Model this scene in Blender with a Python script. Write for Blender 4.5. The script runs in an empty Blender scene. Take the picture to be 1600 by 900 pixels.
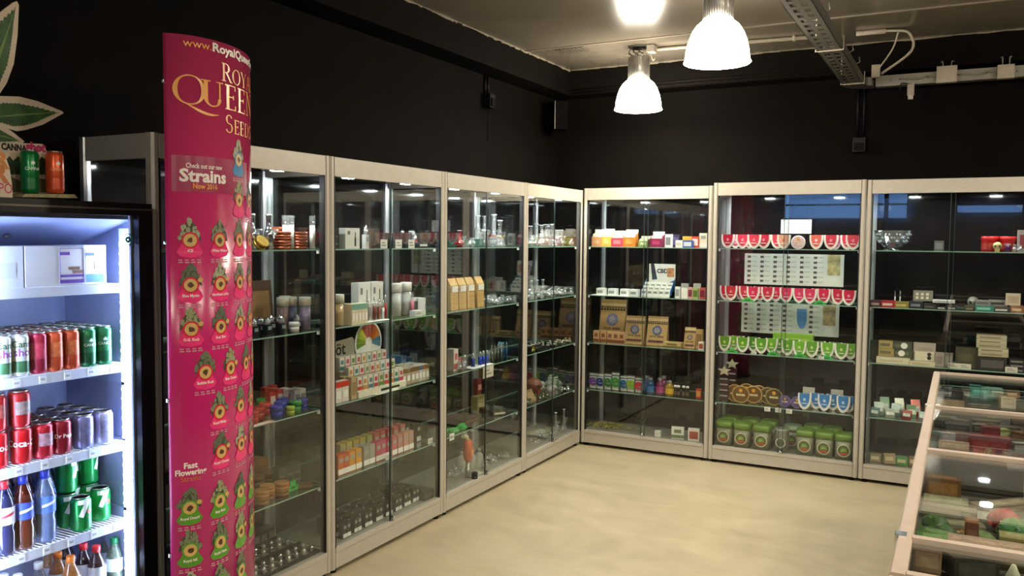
import bpy, bmesh, math, random
from mathutils import Vector, Matrix
random.seed(11)
PI = math.pi
SC = bpy.context.scene
COL = SC.collection

# ------------------------------------------------------------------ camera
F_PX, YAW, PITCH, ROLL = 1321.46, 0.48832, -0.05939, 0.00899
EYE = Vector((2.5363, -5.9081, 1.58))
FWD = Vector((-math.sin(YAW) * math.cos(PITCH), math.cos(YAW) * math.cos(PITCH), math.sin(PITCH)))
_r = Vector((math.cos(YAW), math.sin(YAW), 0)); _u = _r.cross(FWD)
RGT = _r * math.cos(ROLL) + _u * math.sin(ROLL)
UPV = _u * math.cos(ROLL) - _r * math.sin(ROLL)
cam_d = bpy.data.cameras.new('camera'); cam = bpy.data.objects.new('camera', cam_d); COL.objects.link(cam)
cam_d.sensor_width = 36; cam_d.lens = F_PX * 36 / 1600; cam_d.clip_start = 0.05
cam.matrix_world = Matrix((
    (RGT.x, UPV.x, -FWD.x, EYE.x), (RGT.y, UPV.y, -FWD.y, EYE.y),
    (RGT.z, UPV.z, -FWD.z, EYE.z), (0, 0, 0, 1)))
SC.camera = cam
# ------------------------------------------------------------------ world, exposure
w = bpy.data.worlds.new('dusk'); SC.world = w; w.use_nodes = True
bg = w.node_tree.nodes['Background']; bg.inputs[0].default_value = (0.16, 0.33, 0.75, 1); bg.inputs[1].default_value = 2.2
SC.view_settings.view_transform = 'Standard'; SC.view_settings.look = 'None'
SC.view_settings.gamma = 1; SC.view_settings.use_curve_mapping = False
SC.view_settings.exposure = 1.3
LAMP_POWER = 19.0; LENS_POWER = 60.0; PUCK_POWER = 120.0; FRIDGE_POWER = 20.0
cy = SC.cycles
cy.max_bounces = 9; cy.transparent_max_bounces = 40; cy.glossy_bounces = 4; cy.diffuse_bounces = 4; cy.transmission_bounces = 6
cy.caustics_reflective = False; cy.caustics_refractive = False
cy.sample_clamp_indirect = 6.0

# ------------------------------------------------------------------ materials
def lin(h):
    h = h.lstrip('#'); out = []
    for i in (0, 2, 4):
        c = int(h[i:i + 2], 16) / 255
        out.append(c / 12.92 if c <= .04045 else ((c + .055) / 1.055) ** 2.4)
    return (*out, 1)
MATS = {}
def mat(h, rough=.5, metal=0., grain=.12, scale=40., name=None, spec=.5, bump=0.):
    key = (h, rough, metal, grain, scale, spec, bump)
    if key in MATS: return MATS[key]
    m = bpy.data.materials.new(name or 'paint_' + h.lstrip('#')); m.use_nodes = True
    nt = m.node_tree; b = nt.nodes['Principled BSDF']; c = lin(h)
    b.inputs['Roughness'].default_value = rough; b.inputs['Metallic'].default_value = metal
    b.inputs['Specular IOR Level'].default_value = spec
    tc = nt.nodes.new('ShaderNodeTexCoord'); n = nt.nodes.new('ShaderNodeTexNoise'); n.inputs['Scale'].default_value = scale
    n.inputs['Detail'].default_value = 3
    r = nt.nodes.new('ShaderNodeValToRGB')
    r.color_ramp.elements[0].position = .3; r.color_ramp.elements[1].position = .7
    r.color_ramp.elements[0].color = tuple(x * (1 - grain) for x in c[:3]) + (1,)
    r.color_ramp.elements[1].color = tuple(min(1, x * (1 + grain)) for x in c[:3]) + (1,)
    nt.links.new(tc.outputs['Object'], n.inputs['Vector']); nt.links.new(n.outputs['Fac'], r.inputs[0])
    nt.links.new(r.outputs[0], b.inputs['Base Color'])
    if bump:
        bp = nt.nodes.new('ShaderNodeBump'); bp.inputs['Strength'].default_value = bump; bp.inputs['Distance'].default_value = .01
        nt.links.new(n.outputs['Fac'], bp.inputs['Height']); nt.links.new(bp.outputs[0], b.inputs['Normal'])
    MATS[key] = m; return m
def glow(name, col, power):
    m = bpy.data.materials.new(name); m.use_nodes = True; nt = m.node_tree
    nt.nodes.clear(); e = nt.nodes.new('ShaderNodeEmission'); o = nt.nodes.new('ShaderNodeOutputMaterial')
    e.inputs[0].default_value = (*col, 1); e.inputs[1].default_value = power
    nt.links.new(e.outputs[0], o.inputs[0]); return m
def glassy(name, tint, ior=1.45, haze=0., haze_col=(.8, .85, .85), edge=0.):
    """clear pane: see-through with a mirror share by angle, on both faces; haze = a little milky scatter"""
    m = bpy.data.materials.new(name); m.use_nodes = True; nt = m.node_tree; nt.nodes.clear(); L = nt.links.new
    o = nt.nodes.new('ShaderNodeOutputMaterial'); t = nt.nodes.new('ShaderNodeBsdfTransparent'); g = nt.nodes.new('ShaderNodeBsdfGlossy')
    t.inputs[0].default_value = (*tint, 1); g.inputs['Roughness'].default_value = 0.0; g.inputs[0].default_value = (1, 1, 1, 1)
    geo = nt.nodes.new('ShaderNodeNewGeometry'); mr = nt.nodes.new('ShaderNodeMapRange')
    mr.inputs['To Min'].default_value = ior; mr.inputs['To Max'].default_value = 1 / ior
    fr = nt.nodes.new('ShaderNodeFresnel'); L(geo.outputs['Backfacing'], mr.inputs['Value']); L(mr.outputs[0], fr.inputs['IOR'])
    mx = nt.nodes.new('ShaderNodeMixShader')
    if edge:
        lw = nt.nodes.new('ShaderNodeLayerWeight'); lw.inputs['Blend'].default_value = .35
        ml = nt.nodes.new('ShaderNodeMath'); ml.operation = 'MULTIPLY_ADD'; ml.inputs[1].default_value = edge
        L(lw.outputs['Facing'], ml.inputs[0]); L(fr.outputs[0], ml.inputs[2]); ml.use_clamp = True; fac = ml.outputs[0]
    else: fac = fr.outputs[0]
    src = t.outputs[0]
    if haze:
        d = nt.nodes.new('ShaderNodeBsdfDiffuse'); d.inputs[0].default_value = (*haze_col, 1)
        nz = nt.nodes.new('ShaderNodeTexNoise'); nz.inputs['Scale'].default_value = 60
        mm = nt.nodes.new('ShaderNodeMath'); mm.operation = 'MULTIPLY'; mm.inputs[1].default_value = haze * 2; L(nz.outputs['Fac'], mm.inputs[0])
        m2 = nt.nodes.new('ShaderNodeMixShader'); L(mm.outputs[0], m2.inputs[0]); L(t.outputs[0], m2.inputs[1]); L(d.outputs[0], m2.inputs[2]); src = m2.outputs[0]
    L(fac, mx.inputs[0]); L(src, mx.inputs[1]); L(g.outputs[0], mx.inputs[2]); L(mx.outputs[0], o.inputs[0])
    return m
ALU = mat('#bab5a8', .45, .2, .04, 25, 'aluminium_frame'); ALU_IN = mat('#c3c6c8', .32, .7, .05, 25, 'aluminium_inner')
CHROME = mat('#dcdcdc', .12, 1, .03, 30, 'chrome'); STEEL = mat('#a8a6a0', .35, .9, .08, 60, 'brushed_steel'); GALV = mat('#6f6c66', .5, .6, .1, 50, 'galvanised_steel')
BLACK = mat('#0c0b0a', .5, 0, .1, 30, 'black_plastic', .2); SEAL = mat('#0a0a0a', .6, 0, .1, 30, 'black_rubber')
BLACKWALL = mat('#0f0d0b', .75, 0, .14, 6, 'black_wall_paint', .06, .05)
BACKP = mat('#1a1716', .07, 0, .15, 9, 'dark_back_panel'); SOFF = mat('#1c1a19', .4, 0, .1, 9, 'dark_top_panel')
FLOORP = mat('#8a867c', .4, 0, .06, 12, 'grey_cabinet_floor')
WHITE = mat('#eeece6', .5, 0, .03, 20, 'white_card'); CREAM = mat('#d9cfae', .55, 0, .06, 20, 'cream_card'); KRAFT = mat('#b08d5b', .75, 0, .1, 50, 'kraft_paper')
DKBOX = mat('#1f1c1a', .45, 0, .1, 30, 'dark_card'); RED = mat('#b3121d', .4, 0, .06, 20, 'red_print')
PANE = glassy('clear_pane', (.95, .97, .96)); SHELFG = glassy('shelf_pane', (.93, .97, .95)); EDGE = mat('#8fb3a4', .25, 0, .05, 30, 'green_glass_edge')
GLASS = glassy('blown_glass', (.93, .96, .95), 1.5, .14, (.92, .96, .97), .9); CRYSTAL = glassy('cut_crystal', (.9, .92, .93), 1.6, .02, (.9, .92, .95), .6)
CLEARP = glassy('clear_plastic', (.95, .96, .95), 1.4, .12, (.85, .88, .86), .2); AMBERP = glassy('amber_plastic', (.85, .68, .4), 1.45, .35, (.75, .55, .28), .2)
FROST = glassy('frosted_plastic', (.9, .9, .85), 1.4, .4, (.8, .8, .74), .1)
PUCK = glow('cabinet_led_lens', (.93, .97, 1.0), PUCK_POWER)
LAMPG = glow('lamp_shade_glow', (1.0, .89, .72), LAMP_POWER)
LEDBLUE = glow('fridge_led', (.56, .68, 1.0), FRIDGE_POWER)
LENSG = glow('lamp_lens_glow', (1.0, .89, .72), LENS_POWER)
def liquid(h): return glassy('liquid_' + h.lstrip('#'), tuple(.35 + .6 * x for x in lin(h)[:3]), 1.45, .4, lin(h)[:3], .15)

# ------------------------------------------------------------------ mesh builder
class MB:
    def __init__(s): s.v = []; s.f = []; s.m = []; s.s = []
    def face(s, idx, m=0, sm=False): s.f.append(tuple(idx)); s.m.append(m); s.s.append(sm)
    def add(s, vs): n = len(s.v); s.v += [tuple(x) for x in vs]; return n
    def box(s, x0, x1, y0, y1, z0, z1, m=0):
        n = s.add([(x, y, z) for z in (z0, z1) for y in (y0, y1) for x in (x0, x1)])
        for q in ((0, 2, 3, 1), (4, 5, 7, 6), (0, 1, 5, 4), (2, 6, 7, 3), (0, 4, 6, 2), (1, 3, 7, 5)): s.face([n + i for i in q], m)
        return s
    def prism(s, poly, a, b, axis='z', m=0, msides=None, sm=False):
        """poly of 2-D points extruded along axis; z: (x,y), y: (x,z), x: (y,z)"""
        P = {'z': lambda p, t: (p[0], p[1], t), 'y': lambda p, t: (p[0], t, p[1]), 'x': lambda p, t: (t, p[0], p[1])}[axis]
        k = len(poly); n = s.add([P(p, a) for p in poly] + [P(p, b) for p in poly])
        fl = axis == 'y'
        A = list(range(n, n + k)); B = list(range(n + k, n + 2 * k))
        s.face(A if fl else A[::-1], m); s.face(B[::-1] if fl else B, m)
        for i in range(k):
            j = (i + 1) % k; q = [A[i], A[j], B[j], B[i]]
            s.face(q[::-1] if fl else q, m if msides is None else msides, sm)
        return s
    def lathe(s, prof, seg=16, m=0, o=(0, 0, 0), rot=None, flat=False, close=True, ms=None):
        """prof: (radius, height) list from the bottom up"""
        n = len(s.v); R = rot or Matrix.Identity(3); O = Vector(o)
        for r, z in prof:
            for i in range(seg):
                a = 2 * PI * i / seg; s.v.append(tuple(O + R @ Vector((r * math.cos(a), r * math.sin(a), z))))
        for k in range(len(prof) - 1):
            for i in range(seg):
                j = (i + 1) % seg
                s.face((n + k * seg + i, n + k * seg + j, n + (k + 1) * seg + j, n + (k + 1) * seg + i), ms[k] if ms else m, not flat)
        if close:
            s.face([n + i for i in range(seg)][::-1], ms[0] if ms else m)
            t = n + (len(prof) - 1) * seg; s.face([t + i for i in range(seg)], ms[-1] if ms else m)
        return s
    def curve(s, pts, r, seg=8, m=0, k=5):
        P = [Vector(p) for p in pts]; P = [P[0] * 2 - P[1]] + P + [P[-1] * 2 - P[-2]]; out = []
        for i in range(1, len(P) - 2):
            a, b, c, d = P[i - 1:i + 3]
            for j in range(k):
                t = j / k; out.append(.5 * (2 * b + (c - a) * t + (2 * a - 5 * b + 4 * c - d) * t * t + (3 * b - a - 3 * c + d) * t ** 3))
        return s.tube(out + [P[-2]], r, seg, m)
    def tube(s, pts, r, seg=8, m=0):
        pts = [Vector(p) for p in pts]; n = len(s.v)
        for i, p in enumerate(pts):
            t = (pts[min(i + 1, len(pts) - 1)] - pts[max(i - 1, 0)]).normalized()
            a = t.orthogonal().normalized() if i == 0 else (prev - t * prev.dot(t)).normalized()
            prev = a; b = t.cross(a)
            for k in range(seg):
                c = 2 * PI * k / seg; s.v.append(tuple(p + (a * math.cos(c) + b * math.sin(c)) * r))
        for i in range(len(pts) - 1):
            for k in range(seg):
                j = (k + 1) % seg; s.face((n + i * seg + k, n + i * seg + j, n + (i + 1) * seg + j, n + (i + 1) * seg + k), m, True)
        s.face([n + k for k in range(seg)][::-1], m); t = n + (len(pts) - 1) * seg; s.face([t + k for k in range(seg)], m)
        return s
    def blob(s, c, rx, ry, rz, seg=8, rings=5, m=0, jit=0):
        n = s.add([(c[0], c[1], c[2] - rz)])
        for k in range(1, rings):
            a = -PI / 2 + PI * k / rings
            for i in range(seg):
                b = 2 * PI * i / seg; q = 1 + random.uniform(-jit, jit)
                s.v.append((c[0] + rx * math.cos(a) * math.cos(b) * q, c[1] + ry * math.cos(a) * math.sin(b) * q, c[2] + rz * math.sin(a) * q))
        t = s.add([(c[0], c[1], c[2] + rz)])
        for i in range(seg):
            j = (i + 1) % seg; s.face((n, n + 1 + j, n + 1 + i), m, True)
            for k in range(rings - 2):
                q = n + 1 + k * seg; s.face((q + i, q + j, q + seg + j, q + seg + i), m, True)
            q = n + 1 + (rings - 2) * seg; s.face((q + i, q + j, t), m, True)
        return s
    def flat(s, pts2, faces, fn, m=0):
        n = s.add([fn(x, y) for x, y in pts2])
        for f in faces: s.face([n + i for i in f], m)
        return s
def mk(name, mb, mats, parent=None, loc=None, rot=0):
    me = bpy.data.meshes.new(name); me.from_pydata(mb.v, [], mb.f)
    mats = mats if isinstance(mats, (list, tuple)) else [mats]
    for x in mats: me.materials.append(x)
    me.polygons.foreach_set('material_index', mb.m); me.polygons.foreach_set('use_smooth', mb.s); me.update()
    o = bpy.data.objects.new(name, me); COL.objects.link(o)
    if parent: o.parent = parent
    if loc is not None: o.location = loc
    o.rotation_euler = (0, 0, rot) if not isinstance(rot, (tuple, list)) else rot
    return o
def empty(name, loc=(0, 0, 0), rot=0):
    o = bpy.data.objects.new(name, None); COL.objects.link(o); o.empty_display_size = .05
    o.location = loc; o.rotation_euler = (0, 0, rot); return o
def tag(o, label, cat, group=None):
    o['label'] = label; o['category'] = cat
    if group: o['group'] = group
    return o
def struct(o): o['kind'] = 'structure'; return o
def dup(r, parent=None):
    c = r.copy(); COL.objects.link(c)
    if parent: c.parent = parent
    for ch in r.children: dup(ch, c)
    return c
def B(x0, x1, y0, y1, z0, z1, m=0): return MB().box(x0, x1, y0, y1, z0, z1, m)
TXT = {}
def text2d(body, size=1., fat=0., align='CENTER', cut=None):
    """outline of lettering as flat points and faces, centred, height = size for capitals"""
    key = (body, fat, align, cut)
    if key not in TXT:
        cu = bpy.data.curves.new('lettering', 'FONT'); cu.body = body; cu.align_x = align; cu.offset = fat; cu.resolution_u = 2
        ob = bpy.data.objects.new('lettering', cu); me = bpy.data.meshes.new_from_object(ob)
        bm = bmesh.new(); bm.from_mesh(me)
        if cut:
            xs = [v.co.x for v in bm.verts]; x = min(xs)
            while x < max(xs):
                x += cut; bmesh.ops.bisect_plane(bm, geom=bm.verts[:] + bm.edges[:] + bm.faces[:], plane_co=(x, 0, 0), plane_no=(1, 0, 0))
        bm.verts.index_update()
        TXT[key] = ([(v.co.x / .69, v.co.y / .69) for v in bm.verts], [[v.index for v in f.verts] for f in bm.faces])
        bm.free(); bpy.data.objects.remove(ob); bpy.data.meshes.remove(me); bpy.data.curves.remove(cu)
    p, f = TXT[key]; return [(x * size, y * size) for x, y in p], f
def place_x(px, Y, Z):
    """X of the point on the line (., Y, Z) that stands at column px of the photograph"""
    d = Vector((0, Y, Z)) - Vector((EYE.x, EYE.y, EYE.z)); k = (px - 800) / F_PX
    return -(d.dot(RGT) - k * d.dot(FWD)) / (RGT.x - k * FWD.x)
def place_y(px, X, Z):
    d = Vector((X, 0, Z)) - Vector((EYE.x, EYE.y, EYE.z)); k = (px - 800) / F_PX
    return -(d.dot(RGT) - k * d.dot(FWD)) / (RGT.y - k * FWD.y)
def dist(p): return (Vector(p) - EYE).dot(FWD)

# ------------------------------------------------------------------ the room
XW, YW, ZC, ZB = -.425, .425, 2.893, 2.70
XR, YF = 5.6, -10.5
fm = bpy.data.materials.new('cream_poured_floor'); fm.use_nodes = True
def _floor(nt):
    L = nt.links.new; b = nt.nodes['Principled BSDF']; tc = nt.nodes.new('ShaderNodeTexCoord')
    mp = nt.nodes.new('ShaderNodeMapping'); mp.inputs['Scale'].default_value = (1.0, 2.2, 1); L(tc.outputs['Object'], mp.inputs[0])
    n = nt.nodes.new('ShaderNodeTexNoise'); n.inputs['Scale'].default_value = 1.5; n.inputs['Detail'].default_value = 7; n.inputs['Roughness'].default_value = .62; n.inputs['Distortion'].default_value = .8
    L(mp.outputs[0], n.inputs[0]); r = nt.nodes.new('ShaderNodeValToRGB'); L(n.outputs[0], r.inputs[0])
    e = r.color_ramp.elements; e[0].position = .3; e[0].color = lin('#a99e80'); e[1].position = .72; e[1].color = lin('#c0b494')
    x = e.new(.5); x.color = lin('#b6aa89')
    v = nt.nodes.new('ShaderNodeTexNoise'); v.inputs['Scale'].default_value = 9; v.inputs['Detail'].default_value = 4; L(tc.outputs['Object'], v.inputs[0])
    mx = nt.nodes.new('ShaderNodeMix'); mx.data_type = 'RGBA'; mx.blend_type = 'MULTIPLY'; mx.inputs[0].default_value = .22
    L(r.outputs[0], mx.inputs[6]); L(v.outputs[0], mx.inputs[7]); L(mx.outputs[2], b.inputs['Base Color'])
    rr = nt.nodes.new('ShaderNodeMapRange'); rr.inputs['To Min'].default_value = .28; rr.inputs['To Max'].default_value = .5; L(v.outputs[0], rr.inputs[0]); L(rr.outputs[0], b.inputs['Roughness'])
_floor(fm.node_tree)
struct(mk('floor', B(XW - .1, XR, YF, YW + .1, -.1, 0), fm))
CEILM = mat('#726b5f', .2, 0, .07, 3, 'grey_gloss_ceiling', .5, .05)
struct(mk('ceiling', B(XW - .1, XR, YF, YW + .1, ZC, ZC + .1), CEILM))
struct(mk('wall_left', B(XW - .1, XW, YF, YW + .1, 0, ZC), BLACKWALL))
struct(mk('wall_back', B(XW, XR, YW, YW + .1, 0, ZC), BLACKWALL))
struct(mk('wall_right', B(XR, XR + .1, YF, YW + .1, 0, ZC), BLACKWALL))
wf = MB().box(XW, XR, YF - .1, YF, 0, 1.99).box(XW, XR, YF - .1, YF, 2.5, ZC).box(1.65, 2.44, YF - .1, YF, 1.99, 2.5).box(2.44, 3.4, YF - .1, YF, 1.99, 2.08).box(2.44, 3.4, YF - .1, YF, 2.2, 2.5).box(3.4, XR, YF - .1, YF, 1.99, 2.5)
struct(mk('wall_front', wf, BLACKWALL))
# beams along the left and the back wall
struct(mk('trim_1', B(XW, -.235, YF, YW, ZB, ZC), BLACKWALL)); struct(mk('trim_2', B(-.235, XR, .235, YW, ZB, ZC), BLACKWALL))
# torn plaster edge where ceiling and beams meet, and the ridge across the ceiling
PLAST = mat('#8d8370', .8, 0, .2, 60, 'torn_plaster')
def ragged(a, b, nrm, lo, hi, step, thick=.006):
    m = MB(); a = Vector(a); b = Vector(b); L = (b - a).length; d = (b - a) / L; t = 0
    while t < L:
        s = random.uniform(.4, 1.3) * step; h = random.uniform(lo, hi) if random.random() < .75 else lo
        p = a + d * t; q = a + d * min(t + s, L); o = Vector(nrm) * thick; h2 = random.uniform(lo, hi)
        n = m.add([p, q, q - Vector((0, 0, h2)), p - Vector((0, 0, h)), p + o, q + o, q + o - Vector((0, 0, h2)), p + o - Vector((0, 0, h))])
        for f in ((0, 1, 2, 3), (7, 6, 5, 4), (3, 2, 6, 7), (0, 3, 7, 4), (1, 5, 6, 2)): m.face([n + i for i in f])
        t += s
    return m
o = struct(mk('trim_3', ragged((-.235, -3.2, ZC), (-.235, .235, ZC), (1, 0, 0), .001, .014, .07), PLAST))
o = struct(mk('trim_4', ragged((-.235, .235, ZC), (3.4, .235, ZC), (0, -1, 0), .003, .011, .12), PLAST))
struct(mk('trim_5', B(-.235, XR, -.545, -.53, ZC - .006, ZC), mat('#8a8070', .6, 0, .1, 20, 'ceiling_ridge')))
# shop window on the street side, behind the photographer: glass, mullions and back-to-front lettering on its fascia
wroot = struct(empty('window_1', (0, YF, 0)))
mk('glass', B(XW, 1.65, -.06, -.05, 1.99, 2.5), PANE, wroot); mk('glass', B(2.44, 3.4, -.06, -.05, 2.08, 2.2), PANE, wroot)
for x in (.95, 1.28): mk('mullion', B(x, x + .07, -.09, -.02, 1.99, 2.5), BLACK, wroot)
mk('transom', B(XW, 1.65, -.085, -.025, 2.22, 2.25), BLACK, wroot)

# ------------------------------------------------------------------ display cabinets
SHZ = [1.52, 1.152, .787, .428, .118]
CABS = {}
def cabinet(code, org, W, H, rot, label, nick, whole=True):
    D = .40; P = .032
    r = empty('display_cabinet', (*org, 0), rot); tag(r, label, 'display cabinet', 'glass display cabinets along two walls')
    def part(n, mb, m): return mk(n, mb, m, r)
    c = .009
    def post(x0, y0, sx, sy, m, n='post'):
        x1, y1 = x0 + sx, y0 + sy
        part(n, MB().prism([(x0 + c, y0), (x1 - c, y0), (x1, y0 + c), (x1, y1), (x0, y1), (x0, y0 + c)], .022, H, 'z'), m)
    for x in (.001, W - P - .001):
        post(x, 0, P, .036, ALU); post(x, D - .03, P, .03, ALU_IN, 'rear_post')
    part('header', B(P, W - P, .002, .03, H - .088, H - .001), ALU)
    for x in (.003, W - .027): part('side_rail', B(x, x + .024, .036, D - .03, H - .088, H - .001), ALU)
    for x in (.003, W - .027): part('side_rail', B(x, x + .024, .036, D - .03, .022, .112), ALU)
    part('top_panel', B(.027, W - .027, .03, D, H - .06, H - .045), SOFF)
    part('base_panel', MB().box(P, W - P, .003, .03, .024, .098), ALU)
    part('door_track', B(P, W - P, .0, .034, .1, .121), ALU)
    part('floor_panel', B(.027, W - .027, .034, D, .1, .117), FLOORP)
    part('back_panel', B(.032, W - .032, D - .008, D - .002, .117, H - .06), BACKP)
    for x in (.012, W - .018): part('side_pane', B(x, x + .006, .037, D - .031, .112, H - .088), PANE)
    for x in (P, W - P - .005): part('door_seal', B(x, x + .005, .004, .034, .121, H - .088), SEAL)
    M = W / 2
    for k, (a, b, y) in enumerate(((P + .006, M + .014, .021), (M - .014, W - P - .006, .009))):
        d = part('glass_door', B(a, b, y, y + .005, .121, H - .09), PANE)
        mk('edge_strip', B(b - .003 if k == 0 else a, b if k == 0 else a + .003, y - .001, y + .006, .121, H - .09), mat('#26332f', .3, 0, .1, 30, 'dark_glass_edge'), d)
        if k: mk('lock', MB().lathe([(.011, 0), (.011, .012), (.007, .016)], 12, 0, (M + .004, .008, .135), Matrix.Rotation(PI / 2, 3, 'X')), CHROME, d)
    for z in SHZ[:4]:
        mb = MB(); x0, x1, y0, y1 = .02, W - .02, .036, D - .012
        n = mb.add([(x, y, q) for q in (z - .006, z) for y in (y0, y1) for x in (x0, x1)])
        for q, m in (((0, 2, 3, 1), 0), ((4, 5, 7, 6), 0), ((0, 1, 5, 4), 1), ((2, 6, 7, 3), 1), ((0, 4, 6, 2), 1), ((1, 3, 7, 5), 1)): mb.face([n + i for i in q], m)
        s = mk('shelf', mb, [SHELFG, EDGE], r)
        for x in (.034, W - .044):
            mk('shelf_pin', B(x, x + .01, .034, .046, z - .02, z - .006), WHITE, s)
    for x in (.03, W - .05):
        part('foot', MB().lathe([(.018, .0), (.018, .012), (.009, .014), (.009, .03)], 10, 0, (x + .01, .03, 0)), BLACK)
        part('foot', MB().lathe([(.018, .0), (.018, .012), (.009, .014), (.009, .03)], 10, 0, (x + .01, D - .04, 0)), BLACK)
    for x in (W * .25, W * .75):
        dl = part('downlight', MB().lathe([(.042, 0), (.045, .004), (.045, .02)], 20, 0, (x, .085, H - .08)), STEEL)
        mk('lens', MB().lathe([(.034, 0), (.036, .002)], 20, 0, (x, .085, H - .0825)), PUCK, dl)
    CABS[code] = dict(row=code[0], org=org, W=W, H=H, nick=nick)
    return r
Y4, Y3, Y2, Y1, Y0 = 0., -.9375, -1.935, -2.895, -3.85
cabinet('L1', (0, Y0), Y1 - Y0, 1.941, PI / 2, 'glass display cabinet half hidden behind the curved magenta banner', 'banner-side cabinet')
cabinet('L2', (0, Y1), Y2 - Y1, 1.941, PI / 2, 'glass display cabinet holding the colour wheel and flavour cartons', 'colour-wheel cabinet')
cabinet('L3', (0, Y2), Y3 - Y2, 1.941, PI / 2, 'glass display cabinet holding four kraft pouches on its second shelf', 'kraft-pouch cabinet')
cabinet('L4', (0, Y3), Y4 - Y3, 1.941, PI / 2, 'glass display cabinet of water pipes in the room corner, side wall', 'water-pipe cabinet')
cabinet('B1', (.0, 0), .985, 1.956, 0, 'glass display cabinet on the back wall holding the white counter display', 'paper-bag cabinet')
cabinet('B2', (.987, 0), .992, 1.975, 0, 'glass display cabinet with red and green shield packs and wall charts', 'seed-pack cabinet')
cabinet('B3', (1.982, 0), .992, 1.972, 0, 'glass display cabinet holding the cut crystal bowl and smoking-paper boxes', 'crystal-bowl cabinet')

ORD = 'first second third fourth fifth sixth seventh eighth ninth tenth eleventh twelfth thirteenth fourteenth fifteenth sixteenth seventeenth eighteenth nineteenth twentieth twenty-first twenty-second twenty-third twenty-fourth'.split()
WHERE = ['top shelf', 'second shelf', 'third shelf', 'fourth shelf', 'floor']
def spot(code, sh, px, dep, z=None):
    z = SHZ[sh] if z is None else z
    c = CABS[code]
    if code[0] == 'B': return Vector((max(c['org'][0] + .05, min(c['org'][0] + c['W'] - .05, place_x(px, dep, z))), dep, z)), 0
    return Vector((-dep, max(c['org'][1] + .05, min(c['org'][1] + c['W'] - .05, place_y(px, -dep, z))), z)), PI / 2
def mpx(code, sh, px, dep):
    """metres per photo pixel at that spot"""
    return dist(spot(code, sh, px, dep)[0]) / F_PX
def reach(o, M=None):
    """world-space box of a thing and its parts"""
    M = (M or Matrix.Identity(4)) @ Matrix.LocRotScale(o.location, o.rotation_euler, o.scale); P = []
    if o.type == 'MESH':
        v = o.data.vertices; st = max(1, len(v) // 400); P = [M @ v[q].co for q in range(0, len(v), st)]
    lo = [min((p[a] for p in P), default=1e9) for a in range(3)]; hi = [max((p[a] for p in P), default=-1e9) for a in range(3)]
    for c in o.children:
        l2, h2 = reach(c, M); lo = [min(a, b) for a, b in zip(lo, l2)]; hi = [max(a, b) for a, b in zip(hi, h2)]
    return lo, hi
def scrap(o):
    for c in list(o.children): scrap(c)
    bpy.data.objects.remove(o)
TAKEN = {}
def settle(key, o, area, along, tol=.003):
    """slide a thing the least way along its shelf (or in depth) until it stands clear of the goods already there"""
    lo, hi = reach(o); held = TAKEN.setdefault(key, []); best = None
    steps = sorted([i * .006 for i in range(-60, 61)], key=abs); deep = sorted([i * .012 for i in range(-22, 23)], key=abs)
    fx = max(0, area[0] - lo[0]) or min(0, area[1] - hi[0]); fy = max(0, area[2] - lo[1]) or min(0, area[3] - hi[1])
    for b in deep:
        if best and abs(b) * 1.5 >= best[0]: break
        for a in steps:
            dx, dy = (a, b) if along == 0 else (b, a); cost = abs(a) + 1.5 * abs(b)
            if best and cost >= best[0]: break
            dx += fx; dy += fy
            x0, x1, y0, y1 = lo[0] + dx, hi[0] + dx, lo[1] + dy, hi[1] + dy
            if x0 < area[0] - .002 or x1 > area[1] + .002 or y0 < area[2] - .002 or y1 > area[3] + .002: continue
            if all(min(x1, h[1]) - max(x0, h[0]) < tol or min(y1, h[3]) - max(y0, h[2]) < tol or min(hi[2], h[5]) - max(lo[2], h[4]) < tol for h in held): best = (cost, dx, dy); break
    if best is None: return False
    o.location.x += best[1]; o.location.y += best[2]
    held.append((lo[0] + best[1], hi[0] + best[1], lo[1] + best[2], hi[1] + best[2], lo[2], hi[2])); return True
def put(o, code, sh, px, dep, dz=0., yaw=0., tilt=0.):
    p, r = spot(code, sh, px, dep); o.location = p + Vector((0, 0, dz)); o.rotation_euler = (tilt, 0, r + yaw); c = CABS[code]
    f = .041 if dep > .052 else .001
    area = (c['org'][0] + .034, c['org'][0] + c['W'] - .034, f, .385) if code[0] == 'B' else (-.385, -f, c['org'][1] + .034, c['org'][1] + c['W'] - .034)
    return o if settle((code, sh), o, area, 0 if code[0] == 'B' else 1) else None
def row(fn, code, sh, pxs, dep, desc, cat, group=None, dz=0., jit=0., tilt=0., yaw=0., **kw):
    """the same kind of thing several times along one shelf; fn builds the first, the rest are copies of it and its parts"""
    pxs = sorted(pxs, reverse=(code[0] == 'L')); c = CABS[code]; first = None; out = []
    for i, px in enumerate(pxs):
        o = fn(**kw) if first is None else dup(first)
        dd = dep[i] if isinstance(dep, (list, tuple)) else dep
        if put(o, code, sh, px, dd, dz, yaw + random.uniform(-jit, jit), tilt) is None: scrap(o); continue
        if first is None: first = o
        out.append(o)
    out.sort(key=lambda o: o.location.x if code[0] == 'B' else -o.location.y); n = len(out)
    for i, o in enumerate(out):
        if n == 1: tag(o, f'{desc} on {WHERE[sh]} of {c["nick"]}', cat, group)
        else: tag(o, f'{desc}, {ORD[i]} from corner, {WHERE[sh]} of {c["nick"]}', cat, group or f'{desc} on {WHERE[sh]} of the {c["nick"]}')
    return out

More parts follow.
